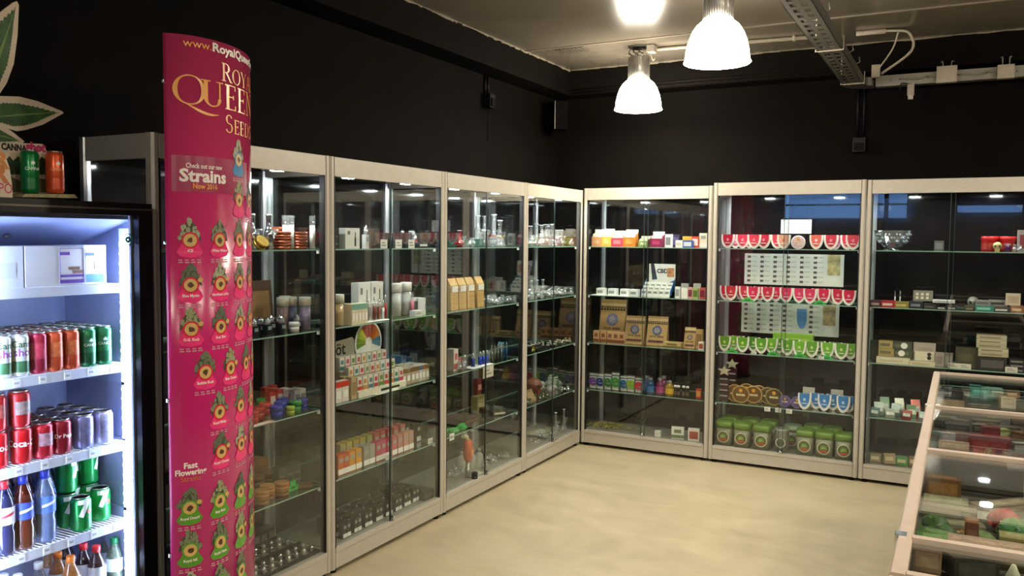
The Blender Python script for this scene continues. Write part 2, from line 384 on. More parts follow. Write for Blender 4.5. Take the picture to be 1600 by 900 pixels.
# ------------------------------------------------------------------ goods: builders (front faces -Y, base at z = 0)
def panel(parent, x0, x1, z0, z1, y, m, name='print', t=.0008):
    return mk(name, B(x0, x1, y - t, y, z0, z1), m, parent)
def words_on(parent, body, size, x, z, y, m, name='lettering', fat=0., t=0.):
    p, f = text2d(body, size, fat); mb = MB().flat(p, f, lambda a, b: (x + a, y, z + b)); return mk(name, mb, m, parent)
def chamfer_box(w, d, h, c=.0015, m=0):
    return MB().prism([(-w / 2 + c, -d / 2), (w / 2 - c, -d / 2), (w / 2, -d / 2 + c), (w / 2, d / 2 - c), (w / 2 - c, d / 2), (-w / 2 + c, d / 2), (-w / 2, d / 2 - c), (-w / 2, -d / 2 + c)], 0, h, 'z', m)
def carton(w=.05, d=.03, h=.09, col='#eeeeee', ink='#222222', style='band', name='carton'):
    b = mk(name, chamfer_box(w, d, h), mat(col, .45, 0, .03, 30)); I = mat(ink, .45, 0, .05, 30); y = -d / 2 - .0002
    if style == 'band': panel(b, -w / 2, w / 2, h * .08, h * .34, y, I); panel(b, -w * .28, w * .28, h * .5, h * .8, y, mat(ink, .6, 0, .3, 120))
    elif style == 'top': panel(b, -w / 2, w / 2, h * .72, h, y, I); panel(b, -w * .3, w * .3, h * .2, h * .55, y, WHITE)
    elif style == 'pen':
        mk('print', MB().prism([(-.006 + w * .18, h * .12), (.006 + w * .18, h * .12), (.006 + w * .18, h * .5), (.003 + w * .18, h * .56), (.003 + w * .18, h * .8), (-.003 + w * .18, h * .8), (-.003 + w * .18, h * .56), (-.006 + w * .18, h * .5)], y - .0006, y, 'y'), I, b)
        panel(b, -w * .35, -w * .18, h * .68, h * .86, y, mat('#777777', .5, 0, .4, 200))
    elif style == 'label': panel(b, -w * .38, w * .38, h * .18, h * .78, y, I)
    elif style == 'dots':
        for k in range(6): panel(b, -w * .36 + (k % 3) * w * .26, -w * .36 + (k % 3) * w * .26 + w * .14, h * (.2 + .36 * (k // 3)), h * (.2 + .36 * (k // 3)) + w * .14, y, I)
    elif style == 'foot': panel(b, -w / 2, w / 2, h * .04, h * .3, y, WHITE); panel(b, -w * .3, w * .3, h * .62, h * .82, y, mat('#9a9a94', .5, 0, .1, 30))
    elif style == 'spine': panel(b, -w * .4, w * .3, h * .3, h * .68, y, I)
    return b
def open_display(w=.09, d=.07, h=.1, col='#f1ece0', ink='#d8472e', fill='#d8472e', n=3):
    """counter carton with a raised back card and small packs standing in it"""
    r = empty('display_carton'); m = mat(col, .5, 0, .04, 30); I = mat(ink, .45, 0, .06, 30); t = .002
    mb = MB().box(-w / 2, w / 2, -d / 2, d / 2, 0, t).box(-w / 2, w / 2, -d / 2, -d / 2 + t, t, h * .55)
    for x in (-w / 2, w / 2 - t): mb.prism([(-d / 2 + t, t), (d / 2 - t, t), (d / 2 - t, h * .85), (-d / 2 + t, h * .55)], x, x + t, 'x')
    mk('tray', mb, I, r); mk('back_card', B(-w / 2, w / 2, d / 2 - t, d / 2, t, h), m, r)
    panel(r, -w * .3, w * .3, h * .16, h * .42, -d / 2 - .0002, mat(fill, .5, 0, .3, 90), 'front_print')
    for k in range(n):
        y = -d / 2 + .012 + k * (d - .02) / n
        mk('packet', B(-w / 2 + .005, w / 2 - .005, y, y + (d - .02) / n * .75, t, h * .74), mat(fill if k % 2 else col, .5, 0, .08, 60), r)
    return r
def shield(w=.085, h=.092, col='#c8143f', white='#efe9e2', print_col='#e88ba0', t=.014):
    """seed pack: white U-shaped blister with a coloured shield panel between flat-topped rims"""
    def outline(k, zb, e, h0=.8, n=9):
        z0, top = zb * h, h * h0; lo = [(w / 2 * k * (1 - ((top - z) / (top - z0)) ** e) ** (1 / 1.9), z) for z in [z0 + (top - z0) * (i / n) ** 1.6 for i in range(n + 1)]]
        return [(-w / 2 * k, h)] + [(-x, z) for x, z in lo[::-1]] + lo[1:] + [(w / 2 * k, h)]
    r = mk('seed_pack', MB().prism(outline(1, 0, 2.2), -t / 2, t / 2, 'y'), mat(white, .4, 0, .04, 30))
    mk('shield_panel', MB().prism(outline(.74, .17, 1.9), -t / 2 - .003, -t / 2 + .0005, 'y'), mat(col, .35, 0, .1, 50), r)
    pts = [(math.cos(PI * i / 5) * (.013 if i % 2 else .006), h * .62 + math.sin(PI * i / 5) * (.015 if i % 2 else .007)) for i in range(10)]
    mk('flower_print', MB().prism(pts, -t / 2 - .0036, -t / 2 - .003, 'y'), mat(print_col, .5, 0, .25, 90), r)
    panel(r, -w * .2, w * .2, h * .36, h * .41, -t / 2 - .003, mat('#f3dfe2', .5, 0, .35, 160), 'label_print')
    return r
def price_card(w=.05, h=.03, col='#eeece6', name='price_card', ink='#888880'):
    b = mk(name, B(-w / 2, w / 2, -.0008, .0008, 0, h), mat(col, .5, 0, .03, 30))
    panel(b, -w * .36, w * .3, h * .28, h * .4, -.0009, mat(ink, .6, 0, .3, 150)); panel(b, -w * .36, w * .1, h * .56, h * .7, -.0009, mat(ink, .6, 0, .3, 150)); return b
def leaf_tag(w=.08, h=.03, col='#39b54a'):
    pts = [(-w / 2, .0), (w / 2, .0), (w * .42, h * .45), (w * .25, h * .4), (w * .2, h * .85), (w * .06, h * .7), (0, h), (-w * .08, h * .66), (-w * .24, h * .8), (-w * .28, h * .38), (-w * .44, h * .4)]
    b = mk('leaf_tag', MB().prism(pts, -.0008, .0008, 'y'), mat(col, .5, 0, .1, 60)); panel(b, -w * .2, w * .2, h * .14, h * .32, -.0009, mat('#0e5a22', .5, 0, .4, 160)); return b
def clamshell(r_=.05, col='#caa15a', lab='#6b4a20', name='round_pack', mats=None):
    b = mk(name, MB().lathe([(r_, -.008), (r_, .0)], 22, 0, (0, 0, r_), Matrix.Rotation(PI / 2, 3, 'X')), mats or AMBERP)
    R = Matrix.Rotation(PI / 2, 3, 'X')
    mk('rim', MB().lathe([(r_ * 1.0, .0), (r_ * 1.02, .003), (r_ * .93, .005), (r_ * .9, .0)], 22, 0, (0, 0, r_), R, close=False), mat(col, .3, .2, .05, 30), b)
    mk('insert', MB().lathe([(r_ * .86, .0), (r_ * .86, .002)], 22, 0, (0, -.002, r_), R), mat(lab, .4, 0, .25, 70), b)
    mk('emblem', MB().lathe([(r_ * .22, 0), (r_ * .22, .001)], 12, 0, (.0, -.0045, r_ * 1.45), R), mat('#e39b2d', .4, 0, .1, 40), b)
    mk('name_print', B(-r_ * .5, r_ * .5, -.0052, -.0045, r_ * .82, r_ * 1.05), mat('#d9c69a', .5, 0, .45, 170), b); return b
def bucket(w=.11, h=.15, body='#7f7c64', lid='#66882a'):
    def sq(k): return [(math.copysign(abs(math.cos(a)) ** .45, math.cos(a)) * w / 2 * k, math.copysign(abs(math.sin(a)) ** .45, math.sin(a)) * w / 2 * k) for a in [2 * PI * i / 24 + .01 for i in range(24)]]
    b = mk('seed_tub', MB().prism(sq(.95), 0, h * .74, 'z', 0, sm=True), mat(body, .4, .1, .12, 40))
    mk('lid', MB().prism(sq(1.0), h * .72, h * .97, 'z', 0, sm=True).prism(sq(.86), h * .97, h, 'z', 0, sm=True), mat(lid, .4, 0, .12, 30), b)
    R = Matrix.Rotation(PI / 2, 3, 'X'); y = -w * .475 - .001
    e = mk('emblem', MB().lathe([(w * .35, 0), (w * .35, .001)], 20, 0, (0, y, h * .36), R), mat('#cfc9a8', .5, 0, .1, 40), b)
    mk('ring', MB().lathe([(w * .3, .0011), (w * .3, .0018)], 20, 0, (0, y, h * .36), R), mat('#47552a', .5, 0, .3, 60), e)
    pts = []
    for i in range(14):
        a = -.35 + (PI + .7) * i / 13; q = w * (.23 if i % 2 else .1); pts.append((math.cos(a) * q, h * .36 + math.sin(a) * q))
    mk('leaf_print', MB().prism(pts, y - .0026, y - .002, 'y'), mat('#8fb04a', .5, 0, .2, 60), e)
    mk('label_band', MB().box(-w * .2, w * .2, y - .0024, y - .002, h * .2, h * .29), mat('#b4492c', .5, 0, .1, 60), e)
    return b
def silver_tin(r_=.048, h=.13):
    b = mk('seed_tin', MB().lathe([(r_, 0), (r_, h * .9), (r_ * 1.03, h * .91), (r_ * 1.03, h), (r_ * .9, h)], 24), mat('#a9aca6', .3, .5, .06, 40))
    R = Matrix.Rotation(PI / 2, 3, 'X')
    mk('emblem', MB().lathe([(r_ * .7, 0), (r_ * .7, .001)], 20, 0, (0, -r_ - .001, h * .42), R), mat('#d9d6c0', .5, 0, .1, 40), b)
    mk('leaf_print', MB().lathe([(r_ * .58, 0), (r_ * .58, .001)], 9, 0, (0, -r_ - .0022, h * .42), R), mat('#3d5234', .5, 0, .3, 60), b); return b
def paper_bag(w=.17, d=.07, h=.27, logo='#4c5470', big=False):
    """kraft stand-up bag, its front leaning back to a folded top"""
    r = mk('kraft_bag', MB().prism([(-d / 2, 0), (d / 2, 0), (d * .32, h * .82), (d * .28, h), (d * .22, h), (d * .12, h * .82)], -w / 2, w / 2, 'x'), KRAFT)
    sl = Matrix.Rotation(-math.atan2(d * .62, h * .82), 3, 'X')
    def on(mb, m, name):
        mb.v = [tuple(sl @ Vector(v) + Vector((0, -d / 2 - .0005, 0))) for v in mb.v]; return mk(name, mb, m, r)
    on(B(-w * .5, w * .5, -.001, 0, h * .86, h * .97), mat('#cdb284', .7, 0, .08, 40), 'folded_top')
    zig = MB()
    for k in range(9): zig.prism([(-w / 2 + w * k / 9, h * .76), (-w / 2 + w * (k + 1) / 9, h * .76), (-w / 2 + w * (k + .5) / 9, h * .83)], -.0012, -.0004, 'y')
    on(zig, DKBOX, 'zigzag_print'); on(B(-w * .5, w * .5, -.0012, -.0004, h * .83, h * .845), DKBOX, 'line_print')
    e = MB().lathe([(w * .24, 0), (w * .24, .001)], 18, 0, (0, 0, h * .53), Matrix.Rotation(PI / 2, 3, 'X')); on(e, mat(logo, .6, 0, .45, 130), 'emblem')
    pts = [(math.cos(2 * PI * i / 14) * w * (.17 if i % 2 else .12), h * .53 + math.sin(2 * PI * i / 14) * w * (.17 if i % 2 else .12)) for i in range(14)]
    on(MB().prism(pts, -.0024, -.0016, 'y'), mat('#8f8794', .7, 0, .35, 110), 'leaf_print')
    on(B(-w * .34, -w * .02, -.0012, -.0004, h * .29, h * .345), mat('#7d6b2c', .6, 0, .35, 150), 'name_print'); on(B(w * .03, w * .34, -.0012, -.0004, h * .29, h * .345), mat('#6b4a33', .6, 0, .45, 150), 'name_print')
    on(B(-w * .4, w * .4, -.0012, -.0004, h * .1, h * .18), mat('#4a2a1c', .6, 0, .2, 60), 'label_band'); return r
def kraft_pouch(w=.075, d=.05, h=.19):
    r = mk('kraft_pouch', MB().prism([(-d / 2, 0), (d / 2, 0), (d * .35, h * .8), (d * .1, h), (d * .02, h), (-d * .4, h * .78)], -w / 2, w / 2, 'x'), mat('#c49f66', .7, 0, .08, 40))
    panel(r, -w * .4, w * .4, h * .56, h * .76, -d * .4 - .006, WHITE, 'label'); panel(r, -w * .5, w * .5, h * .395, h * .4, -d * .5, mat('#8a6a3c', .7, 0, .1, 40), 'fold'); return r
def zip_bag(w=.075, h=.11, col='#6a2a8c', tint=None):
    z = lambda t: .016 * math.sin(PI * min(1, t * 1.1)) + .003
    prof = [(-z(t), t * h) for t in (0, .15, .4, .7, .88, 1)] + [(z(t), t * h) for t in (1, .88, .7, .4, .15, 0)]
    r = mk('zip_bag', MB().prism(prof, -w / 2, w / 2, 'x'), CLEARP)
    mk('seal_strip', B(-w / 2, w / 2, -.006, -.004, h * .88, h * .92), WHITE, r)
    mk('contents', MB().prism([(-.012, .004), (.012, .004), (.01, h * .75), (-.01, h * .75)], -w * .42, w * .42, 'x'), mat('#c9cfc4', .6, 0, .25, 60), r)
    m = mat(col, .4, 0, .08, 40); p, f = text2d('e', h * .72, .025); mk('letter', MB().flat(p, f, lambda a, b: (a, -.0205, h * .24 + b)), m, r); return r
def bottle(rb=.022, h=.11, body=None, cap=BLACK, neck=.38, label=None, name='bottle'):
    r = mk(name, MB().lathe([(rb * .9, 0), (rb, h * .03), (rb, h * .62), (rb * .92, h * .68), (rb * neck, h * .8), (rb * neck, h * .84)], 16), body)
    mk('cap', MB().lathe([(rb * neck * 1.15, h * .83), (rb * neck * 1.15, h * .97), (rb * neck * .95, h)], 14), cap, r)
    if label: mk('label', MB().lathe([(rb * 1.012, h * .15), (rb * 1.012, h * .5)], 16, close=False), mat(label, .5, 0, .1, 60), r)
    return r
def tube_jar(rb=.022, h=.14, col='#33337a', lid=None):
    r = mk('tube_jar', MB().lathe([(rb * .92, .004), (rb * .92, h * .72)], 16), mat(col, .35, 0, .1, 40))
    mk('wall', MB().lathe([(rb, 0), (rb, h * .76)], 16), CLEARP, r); mk('lid', MB().lathe([(rb * 1.06, h * .74), (rb * 1.06, h * .98), (rb * .98, h)], 16), lid or mat('#c9c6b4', .5, 0, .06, 40), r); return r
def grinder(rb=.034, h=.024, col='#8a4a2c', n=2, metal=.8):
    r = mk('grinder', MB().lathe([(rb * .96, 0), (rb, .003), (rb, h / n - .002)], 22), mat(col, .32, metal, .08, 40))
    for k in range(1, n): mk('ring', MB().lathe([(rb * .94, k * h / n - .002), (rb * .94, k * h / n), (rb, k * h / n + .001), (rb, (k + 1) * h / n - .002), (rb * .95, (k + 1) * h / n)], 22), mat(col, .32, metal, .08, 40), r)
    return r
def cup(rb=.035, h=.05, col='#1f3fa8'):
    r = mk('plastic_pot', MB().lathe([(rb * .86, 0), (rb * .95, h * .6)], 18), mat(col, .3, 0, .1, 40)); mk('lid', MB().lathe([(rb, h * .55), (rb, h * .9), (rb * .9, h)], 18), mat(col, .25, 0, .12, 40), r); return r
def pen(rb=.006, h=.12, col='#b32a2a', tip=None):
    r = mk('vape_pen', MB().lathe([(rb, 0), (rb, h * .62)], 12), mat(col, .3, .3, .06, 40)); mk('tank', MB().lathe([(rb * .8, h * .62), (rb * .95, h * .64), (rb * .95, h * .86)], 12), CLEARP, r)
    mk('mouthpiece', MB().lathe([(rb * .8, h * .86), (rb * .55, h * .9), (rb * .5, h)], 12), tip or CHROME, r); return r
def vape_mod(w=.03, h=.08, col='#22242a'):
    r = mk('vape_device', chamfer_box(w, w * .8, h * .6, .003), mat(col, .3, .3, .08, 40)); mk('tank', MB().lathe([(w * .33, h * .6), (w * .36, h * .63), (w * .36, h * .84)], 14), GLASS, r)
    mk('tank_cap', MB().lathe([(w * .37, h * .84), (w * .37, h * .9), (w * .16, h * .92), (w * .14, h)], 14), CHROME, r); panel(r, -w * .3, w * .3, h * .3, h * .5, -w * .4, mat('#8d98a0', .3, 0, .2, 60), 'screen'); return r
def water_pipe(h=.2, rb=.045, kind=0, m=None):
    rt = rb * .32
    if kind == 0: prof = [(rb, 0), (rb * 1.0, .006), (rb * .55, h * .3), (rt, h * .4), (rt, h * .93), (rt * 1.35, h)]
    elif kind == 1: prof = [(rb * .8, 0), (rb * .4, .012), (rb, h * .18), (rb * .9, h * .28), (rt, h * .4), (rt, h * .93), (rt * 1.35, h)]
    else: prof = [(rb * .75, 0), (rb * .7, h * .5), (rb * .6, h * .55), (rt * 1.2, h * .62), (rt * 1.2, h * .95), (rt * 1.6, h)]
    r = mk('water_pipe', MB().lathe(prof, 18), m or GLASS)
    mk('stem', MB().tube([(rb * .3, -.0, h * .16), (rb * .9, 0, h * .3), (rb * 1.35, 0, h * .42)], .006, 8), GLASS, r)
    mk('bowl', MB().lathe([(.005, 0), (.012, .012), (.014, .024), (.011, .025)], 12, 0, (rb * 1.37, 0, h * .42)), GLASS, r)
    mk('rim', MB().lathe([(rt * 1.3, h * .985), (rt * 1.45, h), (rt * 1.3, h * 1.012)], 16), mat('#dfe8ea', .1, 0, .05, 40), r); return r
def hand_pipe(L=.08, rb=.017, m=None, kind=0):
    X = Matrix.Rotation(PI / 2, 3, 'Y')
    r = mk('glass_pipe', MB().lathe([(rb * .3, -L / 2), (rb * .4, -L * .2), (rb * .45, 0), (rb, L * .2), (rb * 1.05, L * .32), (rb * .6, L * .45), (rb * .2, L / 2)], 14, 0, (0, 0, rb * 1.05), X), m or GLASS)
    mk('bowl', MB().lathe([(rb * .5, rb * 1.8), (rb * .75, rb * 2.3), (rb * .7, rb * 2.9), (rb * .4, rb * 2.5)], 12, 0, (L * .24, 0, 0)), m or GLASS, r)
    mk('bead', MB().blob((-L * .12, 0, rb * 1.6), rb * .35, rb * .35, rb * .35, 8, 5), mat('#e6ecee', .1, 0, .05, 40), r); return r
def flat_sheet(w=.1, d=.07, col='#f2f1ea', name='leaflet', t=.001):
    b = mk(name, B(-w / 2, w / 2, -d / 2, d / 2, 0, t), mat(col, .5, 0, .03, 20)); mk('print', B(-w * .36, w * .3, -d * .2, d * .25, t, t + .0004), mat('#c9c8c0', .6, 0, .35, 110), b); return b
def skull(s=.05, col='#cfc6ae', name='skull_ornament'):
    r = mk(name, MB().blob((0, 0, s * .6), s * .42, s * .5, s * .42, 14, 9).box(-s * .22, s * .22, -s * .42, s * .1, 0, s * .35), mat(col, .5, 0, .15, 60))
    for x in (-.17, .17): mk('eye_socket', MB().blob((x * s, -s * .4, s * .58), s * .11, s * .1, s * .12, 8, 5), SEAL, r)
    return r
def pouch(w=.07, h=.09, col='#6f8f86', ink='#d8e0d4', d=.012):
    prof = [(-d * .1, 0), (-d * .5, h * .3), (-d * .5, h * .6), (-d * .08, h), (d * .08, h), (d * .5, h * .6), (d * .5, h * .3), (d * .1, 0)]
    r = mk('foil_pouch', MB().prism(prof, -w / 2, w / 2, 'x'), mat(col, .3, .3, .12, 40)); panel(r, -w * .38, w * .38, h * .3, h * .62, -d * .5, mat(ink, .5, 0, .25, 90), 'label'); return r
def ring_can(rb=.0265, h=.134, col='#1d6b3a', logo='', ink='#e8efe4', lower=None, label_col=None, size=.016, name='drink_can', fat=.02, ang=0.):
    r = mk(name, MB().lathe([(rb * .8, 0), (rb * .86, .003), (rb, .009), (rb, h - .014), (rb * .84, h - .004)], 22), mat(col, .28, .35, .06, 30))
    mk('can_end', MB().lathe([(rb * .84, h - .004), (rb * .86, h - .001), (rb * .82, h), (rb * .78, h - .004)], 22, close=True), STEEL, r)
    mk('pull_tab', MB().box(-.004, .004, -.012, .006, h - .0035, h - .0015), CHROME, r)
    I = mat(ink, .4, 0, .06, 40)
    if lower: mk('lower_band', MB().lathe([(rb * 1.004, h * .1), (rb * 1.004, h * .36)], 22, close=False), mat(lower, .35, .2, .15, 50), r)
    if label_col: mk('label_print', MB().flat([(a, b) for b in (h * .36, h * .72) for a in [-.9 + .2 * i for i in range(10)]], [(i, i + 1, i + 11, i + 10) for i in range(9)], lambda a, b: (rb * 1.005 * math.sin(a + ang), -rb * 1.005 * math.cos(a + ang), b)), mat(label_col, .4, .1, .3, 70), r)
    if logo:
        p, f = text2d(logo, size, fat, cut=min(.3, .006 / size)); mk('lettering', MB().flat(p, f, lambda a, b: (rb * 1.012 * math.sin(a / rb + ang), -rb * 1.012 * math.cos(a / rb + ang), h * .48 + b)), I, r)
    return r
def soda_bottle(rb=.031, h=.235, liquid_col='#7a3a2a', label='#2440b8', cap='#2438b0', stripe=''):
    r = mk('soda_bottle', MB().lathe([(rb * .85, 0), (rb, .01), (rb, h * .3), (rb * .9, h * .36), (rb, h * .42), (rb, h * .64), (rb * .8, h * .74), (rb * .42, h * .87), (rb * .4, h * .9)], 20), liquid(liquid_col))
    mk('drink', MB().lathe([(rb * .8, .004), (rb * .95, .012), (rb * .95, h * .3), (rb * .86, h * .36), (rb * .95, h * .42), (rb * .95, h * .6)], 18), mat(liquid_col, .3, 0, .08, 40), r)
    mk('label', MB().lathe([(rb * 1.01, h * .42), (rb * 1.01, h * .65)], 20, close=False), mat(label, .4, 0, .1, 40), r)
    mk('cap', MB().lathe([(rb * .47, h * .89), (rb * .47, h * .985), (rb * .4, h)], 16), mat(cap, .35, 0, .06, 40), r)
    if stripe:
        q = rb * 1.02; n = 7; pts = [(-.022 + .044 * i / n, h * .5 + .012 * i / n + d) for d in (0, .009) for i in range(n + 1)]
        mk('label_print', MB().flat(pts, [(i, i + 1, i + n + 2, i + n + 1) for i in range(n)], lambda a, b: (q * math.sin(a / q), -q * math.cos(a / q), b)), mat(stripe, .4, 0, .3, 160), r)
    return r

# ------------------------------------------------------------------ pendant lamps
def pendant(x, y, label, zbot=2.46, wires=False):
    r = tag(empty('pendant_lamp', (x, y, ZC)), label, 'pendant lamp', 'prismatic glass pendant lamps')
    z0 = zbot - ZC
    prof = [(.158, 0), (.164, .004), (.160, .012), (.157, .02), (.153, .06), (.143, .105), (.126, .15), (.104, .183), (.084, .2), (.0735, .205), (.0735, .213)]
    sh = mk('glass_shade', MB().lathe(prof, 40, 0, (0, 0, z0), close=False), LAMPG, r)
    mk('bottom_lens', MB().lathe([(.001, .012), (.158, .006)], 40, 0, (0, 0, z0), close=False), LENSG, sh)
    g = MB()
    for i in range(36):
        a = 2 * PI * i / 36; g.box(-.002, .002, .0715, .0745, z0 + .213, z0 + .355); n = len(g.v) - 8
        for k in range(n, n + 8):
            X, Y, Z = g.v[k]; g.v[k] = (X * math.cos(a) - Y * math.sin(a), X * math.sin(a) + Y * math.cos(a), Z)
    can = mk('gear_housing', MB().lathe([(.0725, z0 + .21), (.0725, z0 + .356), (.06, z0 + .358)], 36), STEEL, r); mk('housing_rib', g, STEEL, can)
    mk('hook_bracket', MB().tube([(-.03, 0, z0 + .357), (-.03, 0, z0 + .385), (0, 0, z0 + .4), (.03, 0, z0 + .385), (.03, 0, z0 + .357)], .004, 6).tube([(0, 0, z0 + .4), (0, 0, -.002)], .004, 6), STEEL, r)
    mk('ceiling_cup', MB().lathe([(.07, -.008), (.075, -.003), (.075, 0)], 24), mat('#55504a', .6, 0, .1, 30), r)
    if wires:
        for k in range(3):
            a = k * 1.9; mk('cable', MB().curve([(math.cos(a) * .03, math.sin(a) * .03, z0 + .36), (math.cos(a) * .075, math.sin(a) * .07, z0 + .385), (math.cos(a + .6) * .07, math.sin(a + .6) * .07, z0 + .415), (math.cos(a + 1.4) * .02, math.sin(a + 1.4) * .02, -.006)], .0042, 6), BLACK if k else WHITE, r)
        mk('junction_box', B(.07, .12, -.05, .02, -.05, -.004), mat('#c9c2b2', .5, 0, .06, 30), r)
        mk('cable_tail', MB().curve([(.06, 0, z0 + .37), (.09, -.01, z0 + .36), (.1, 0, z0 + .33), (.115, 0, z0 + .345)], .004, 6), mat('#b9b2a2', .5, 0, .06, 30), r)
pendant(.533, -.31, 'glowing pendant lamp near the room corner with loose black wires at its hook', 2.463, True)
pendant(1.432, -1.687, 'larger-looking glowing pendant lamp hanging nearest the photographer', 2.45)
for x, y, t in ((3.45, -3.4, 'above the staff side of the counters'), (3.9, -1.7, 'beyond the counters'), (3.7, -5.0, 'beside the photographer'), (4.3, -7.6, 'near the shop window'), (2.2, -6.8, 'added behind the photographer as fill')):  # the last lamp is added fill to brighten low cabinet fronts
    pendant(x, y, 'glowing glass pendant lamp out of view, ' + t, 2.46)

# ------------------------------------------------------------------ ceiling services
WPL = mat('#b5ac9a', .5, 0, .06, 30, 'white_conduit')
t = tag(empty('cable_tray', (0, 0, 0)), 'perforated grey cable tray hung under the ceiling, bending along the back wall', 'cable tray')
TZ = 2.60; rail_h = .055
def tray_run(p, q, wd, holes):
    p = Vector(p); q = Vector(q); d = (q - p).normalized(); s = Vector((-d.y, d.x, 0)); L = (q - p).length
    def pt(a, b, z): return tuple(p + d * a + s * b + Vector((0, 0, z)))
    for b in (-wd / 2, wd / 2 - .003):
        mb = MB(); n = mb.add([pt(a, b + k, z) for z in (0, rail_h) for k in (0, .003) for a in (0, L)])
        for f in ((0, 2, 3, 1), (4, 5, 7, 6), (0, 1, 5, 4), (2, 6, 7, 3), (0, 4, 6, 2), (1, 3, 7, 5)): mb.face([n + i for i in f])
        mk('tray_side', mb, GALV, t)
    mb = MB(); a = 0; step = .1
    for b0, b1 in ((-wd / 2, -wd * .3), (-wd * .08, wd * .08), (wd * .3, wd / 2)):        # long strips between slots
        n = mb.add([pt(a_, b_, z) for z in (0, .0025) for b_ in (b0, b1) for a_ in (0, L)])
        for f in ((0, 2, 3, 1), (4, 5, 7, 6), (0, 1, 5, 4), (2, 6, 7, 3)): mb.face([n + i for i in f])
    bed = mk('tray_bed', mb, GALV, t); mb = MB()
    while a < L:
        for b0, b1 in ((-wd * .3, -wd * .08), (wd * .08, wd * .3)):
            e = min(a + step * .5, L); n = mb.add([pt(a_, b_, z) for z in (.0002, .0022) for b_ in (b0, b1) for a_ in (a, e)])
            for f in ((0, 2, 3, 1), (4, 5, 7, 6), (0, 1, 5, 4), (2, 6, 7, 3), (0, 4, 6, 2), (1, 3, 7, 5)): mb.face([n + i for i in f])
        a += step
    mk('slot_grating', mb, GALV, bed)['kind'] = 'stuff'
tray_run((1.875, -3.6, TZ), (1.865, .12, TZ), .125, 1)
tray_run((1.99, .27, TZ), (5.0, .27, TZ), .07, 1)
bend = MB()
for k in range(6):
    a0 = PI - PI / 2 * k / 6; a1 = PI - PI / 2 * (k + 1) / 6
    for r0, r1, z0, z1 in ((.045, .17, 0, .003), (.17, .173, 0, rail_h), (.045, .048, 0, rail_h)):
        c = (1.975, .12)
        n = bend.add([(c[0] + r_ * math.cos(a) , c[1] + r_ * math.sin(a), TZ + z) for z in (z0, z1) for r_ in (r0, r1) for a in (a0, a1)])
        for f in ((0, 2, 3, 1), (4, 5, 7, 6), (0, 1, 5, 4), (2, 6, 7, 3), (0, 4, 6, 2), (1, 3, 7, 5)): bend.face([n + i for i in f])
mk('tray_bend', bend, GALV, t)
# bright front lip of the run along the wall
mk('tray_lip', MB().box(1.99, 5.0, .228, .234, TZ, TZ + .07), mat('#8f897e', .5, .4, .08, 40), t)
for i in range(26): mk('rivet_hole', MB().lathe([(.004, 0), (.004, .001)], 6, 0, (2.08 + .055 * i, .2275, TZ + .035), Matrix.Rotation(PI / 2, 3, 'X')), SEAL, t)
for y in (-1.05, .03, -2.2):
    mk('hanger', MB().tube([(1.80, y, ZC), (1.80, y, TZ - .004), (1.94, y, TZ - .004), (1.94, y, TZ + .07)], .005, 6), WPL, t)
for y in (-1.7, -.75, -.4): mk('side_clip', MB().tube([(1.935, y, TZ + .04), (1.955, y, TZ + .05), (1.95, y, TZ + .08)], .003, 6), STEEL, t)
for x, s in ((2.41, .058), (2.735, .046)):
    b = tag(mk('junction_box', B(x - s, x + s, .18, .227, TZ - .01, TZ + .083 * s / .052), WPL), ('larger' if s > .05 else 'smaller') + ' cream junction box fixed to the wall cable tray', 'junction box')
    for k in (-.4, .4): mk('cable_stub', MB().curve([(x + k * s, .205, TZ + .07), (x + k * s * 1.1, .205, TZ + .12), (x + k * s * 1.6, .22, TZ + .125)], .004, 6), mat('#8f897c', .5, 0, .1, 30), b)
    mk('cover', B(x - s * .9, x + s * .9, .176, .18, TZ - .005, TZ + .075 * s / .052), WPL, b)
    mk('side_cable', MB().curve([(x - s, .2, TZ + .03), (x - s - .05, .2, TZ + .045), (x - s - .1, .215, TZ + .03), (x - s - .22, .225, TZ + .04)], .005, 6), mat('#8f897c', .5, 0, .1, 30), b)
g = tag(mk('socket_plug', MB().box(2.185, 2.225, .19, .225, TZ - .075, TZ - .004), mat('#9a9588', .5, 0, .1, 40)), 'grey hanging socket under the wall cable tray', 'socket')
mk('strain_relief', MB().box(2.19, 2.22, .195, .22, TZ - .1, TZ - .075), mat('#b9b3a5', .5, 0, .1, 40), g); mk('hanging_cable', MB().curve([(2.2, .2, TZ - .004), (2.15, .2, TZ + .005), (2.14, .2, TZ - .04)], .004, 6), BLACK, g)
cdt = tag(mk('conduit', MB().tube([(.62, -.255, ZC - .014), (1.63, -.155, ZC - .014)], .0125, 10), WPL), 'white cable conduit along the ceiling between lamp and tray', 'conduit')
for k in (.25, .55, .9): mk('saddle_clip', B(.62 + 1.01 * k - .008, .62 + 1.01 * k + .008, -.255 + .1 * k - .02, -.255 + .1 * k + .02, ZC - .028, ZC), WPL, cdt)
mk('elbow', MB().curve([(1.98, -.13, ZC - .014), (2.12, -.11, ZC - .014), (2.2, -.07, ZC - .03), (2.21, .02, ZC - .12), (2.03, .16, TZ + .07)], .008, 8), WPL, cdt)
mk('tee_piece', MB().tube([(1.9, -.13, ZC - .014), (2.07, -.12, ZC - .014)], .015, 10), WPL, cdt)
mk('riser', MB().curve([(2.14, -.1, ZC - .02), (2.1, .02, ZC - .1), (2.0, .17, TZ + .09)], .005, 8), WPL, cdt)
mk('gland', B(1.97, 2.02, .15, .19, TZ + .05, TZ + .13), WPL, cdt)
v = tag(mk('ceiling_vent', B(-.03, .2, -.5, -.35, ZC - .004, ZC - .0005), mat('#5d564a', .5, 0, .15, 40)), 'faint square vent grille in the ceiling above the corner', 'vent')
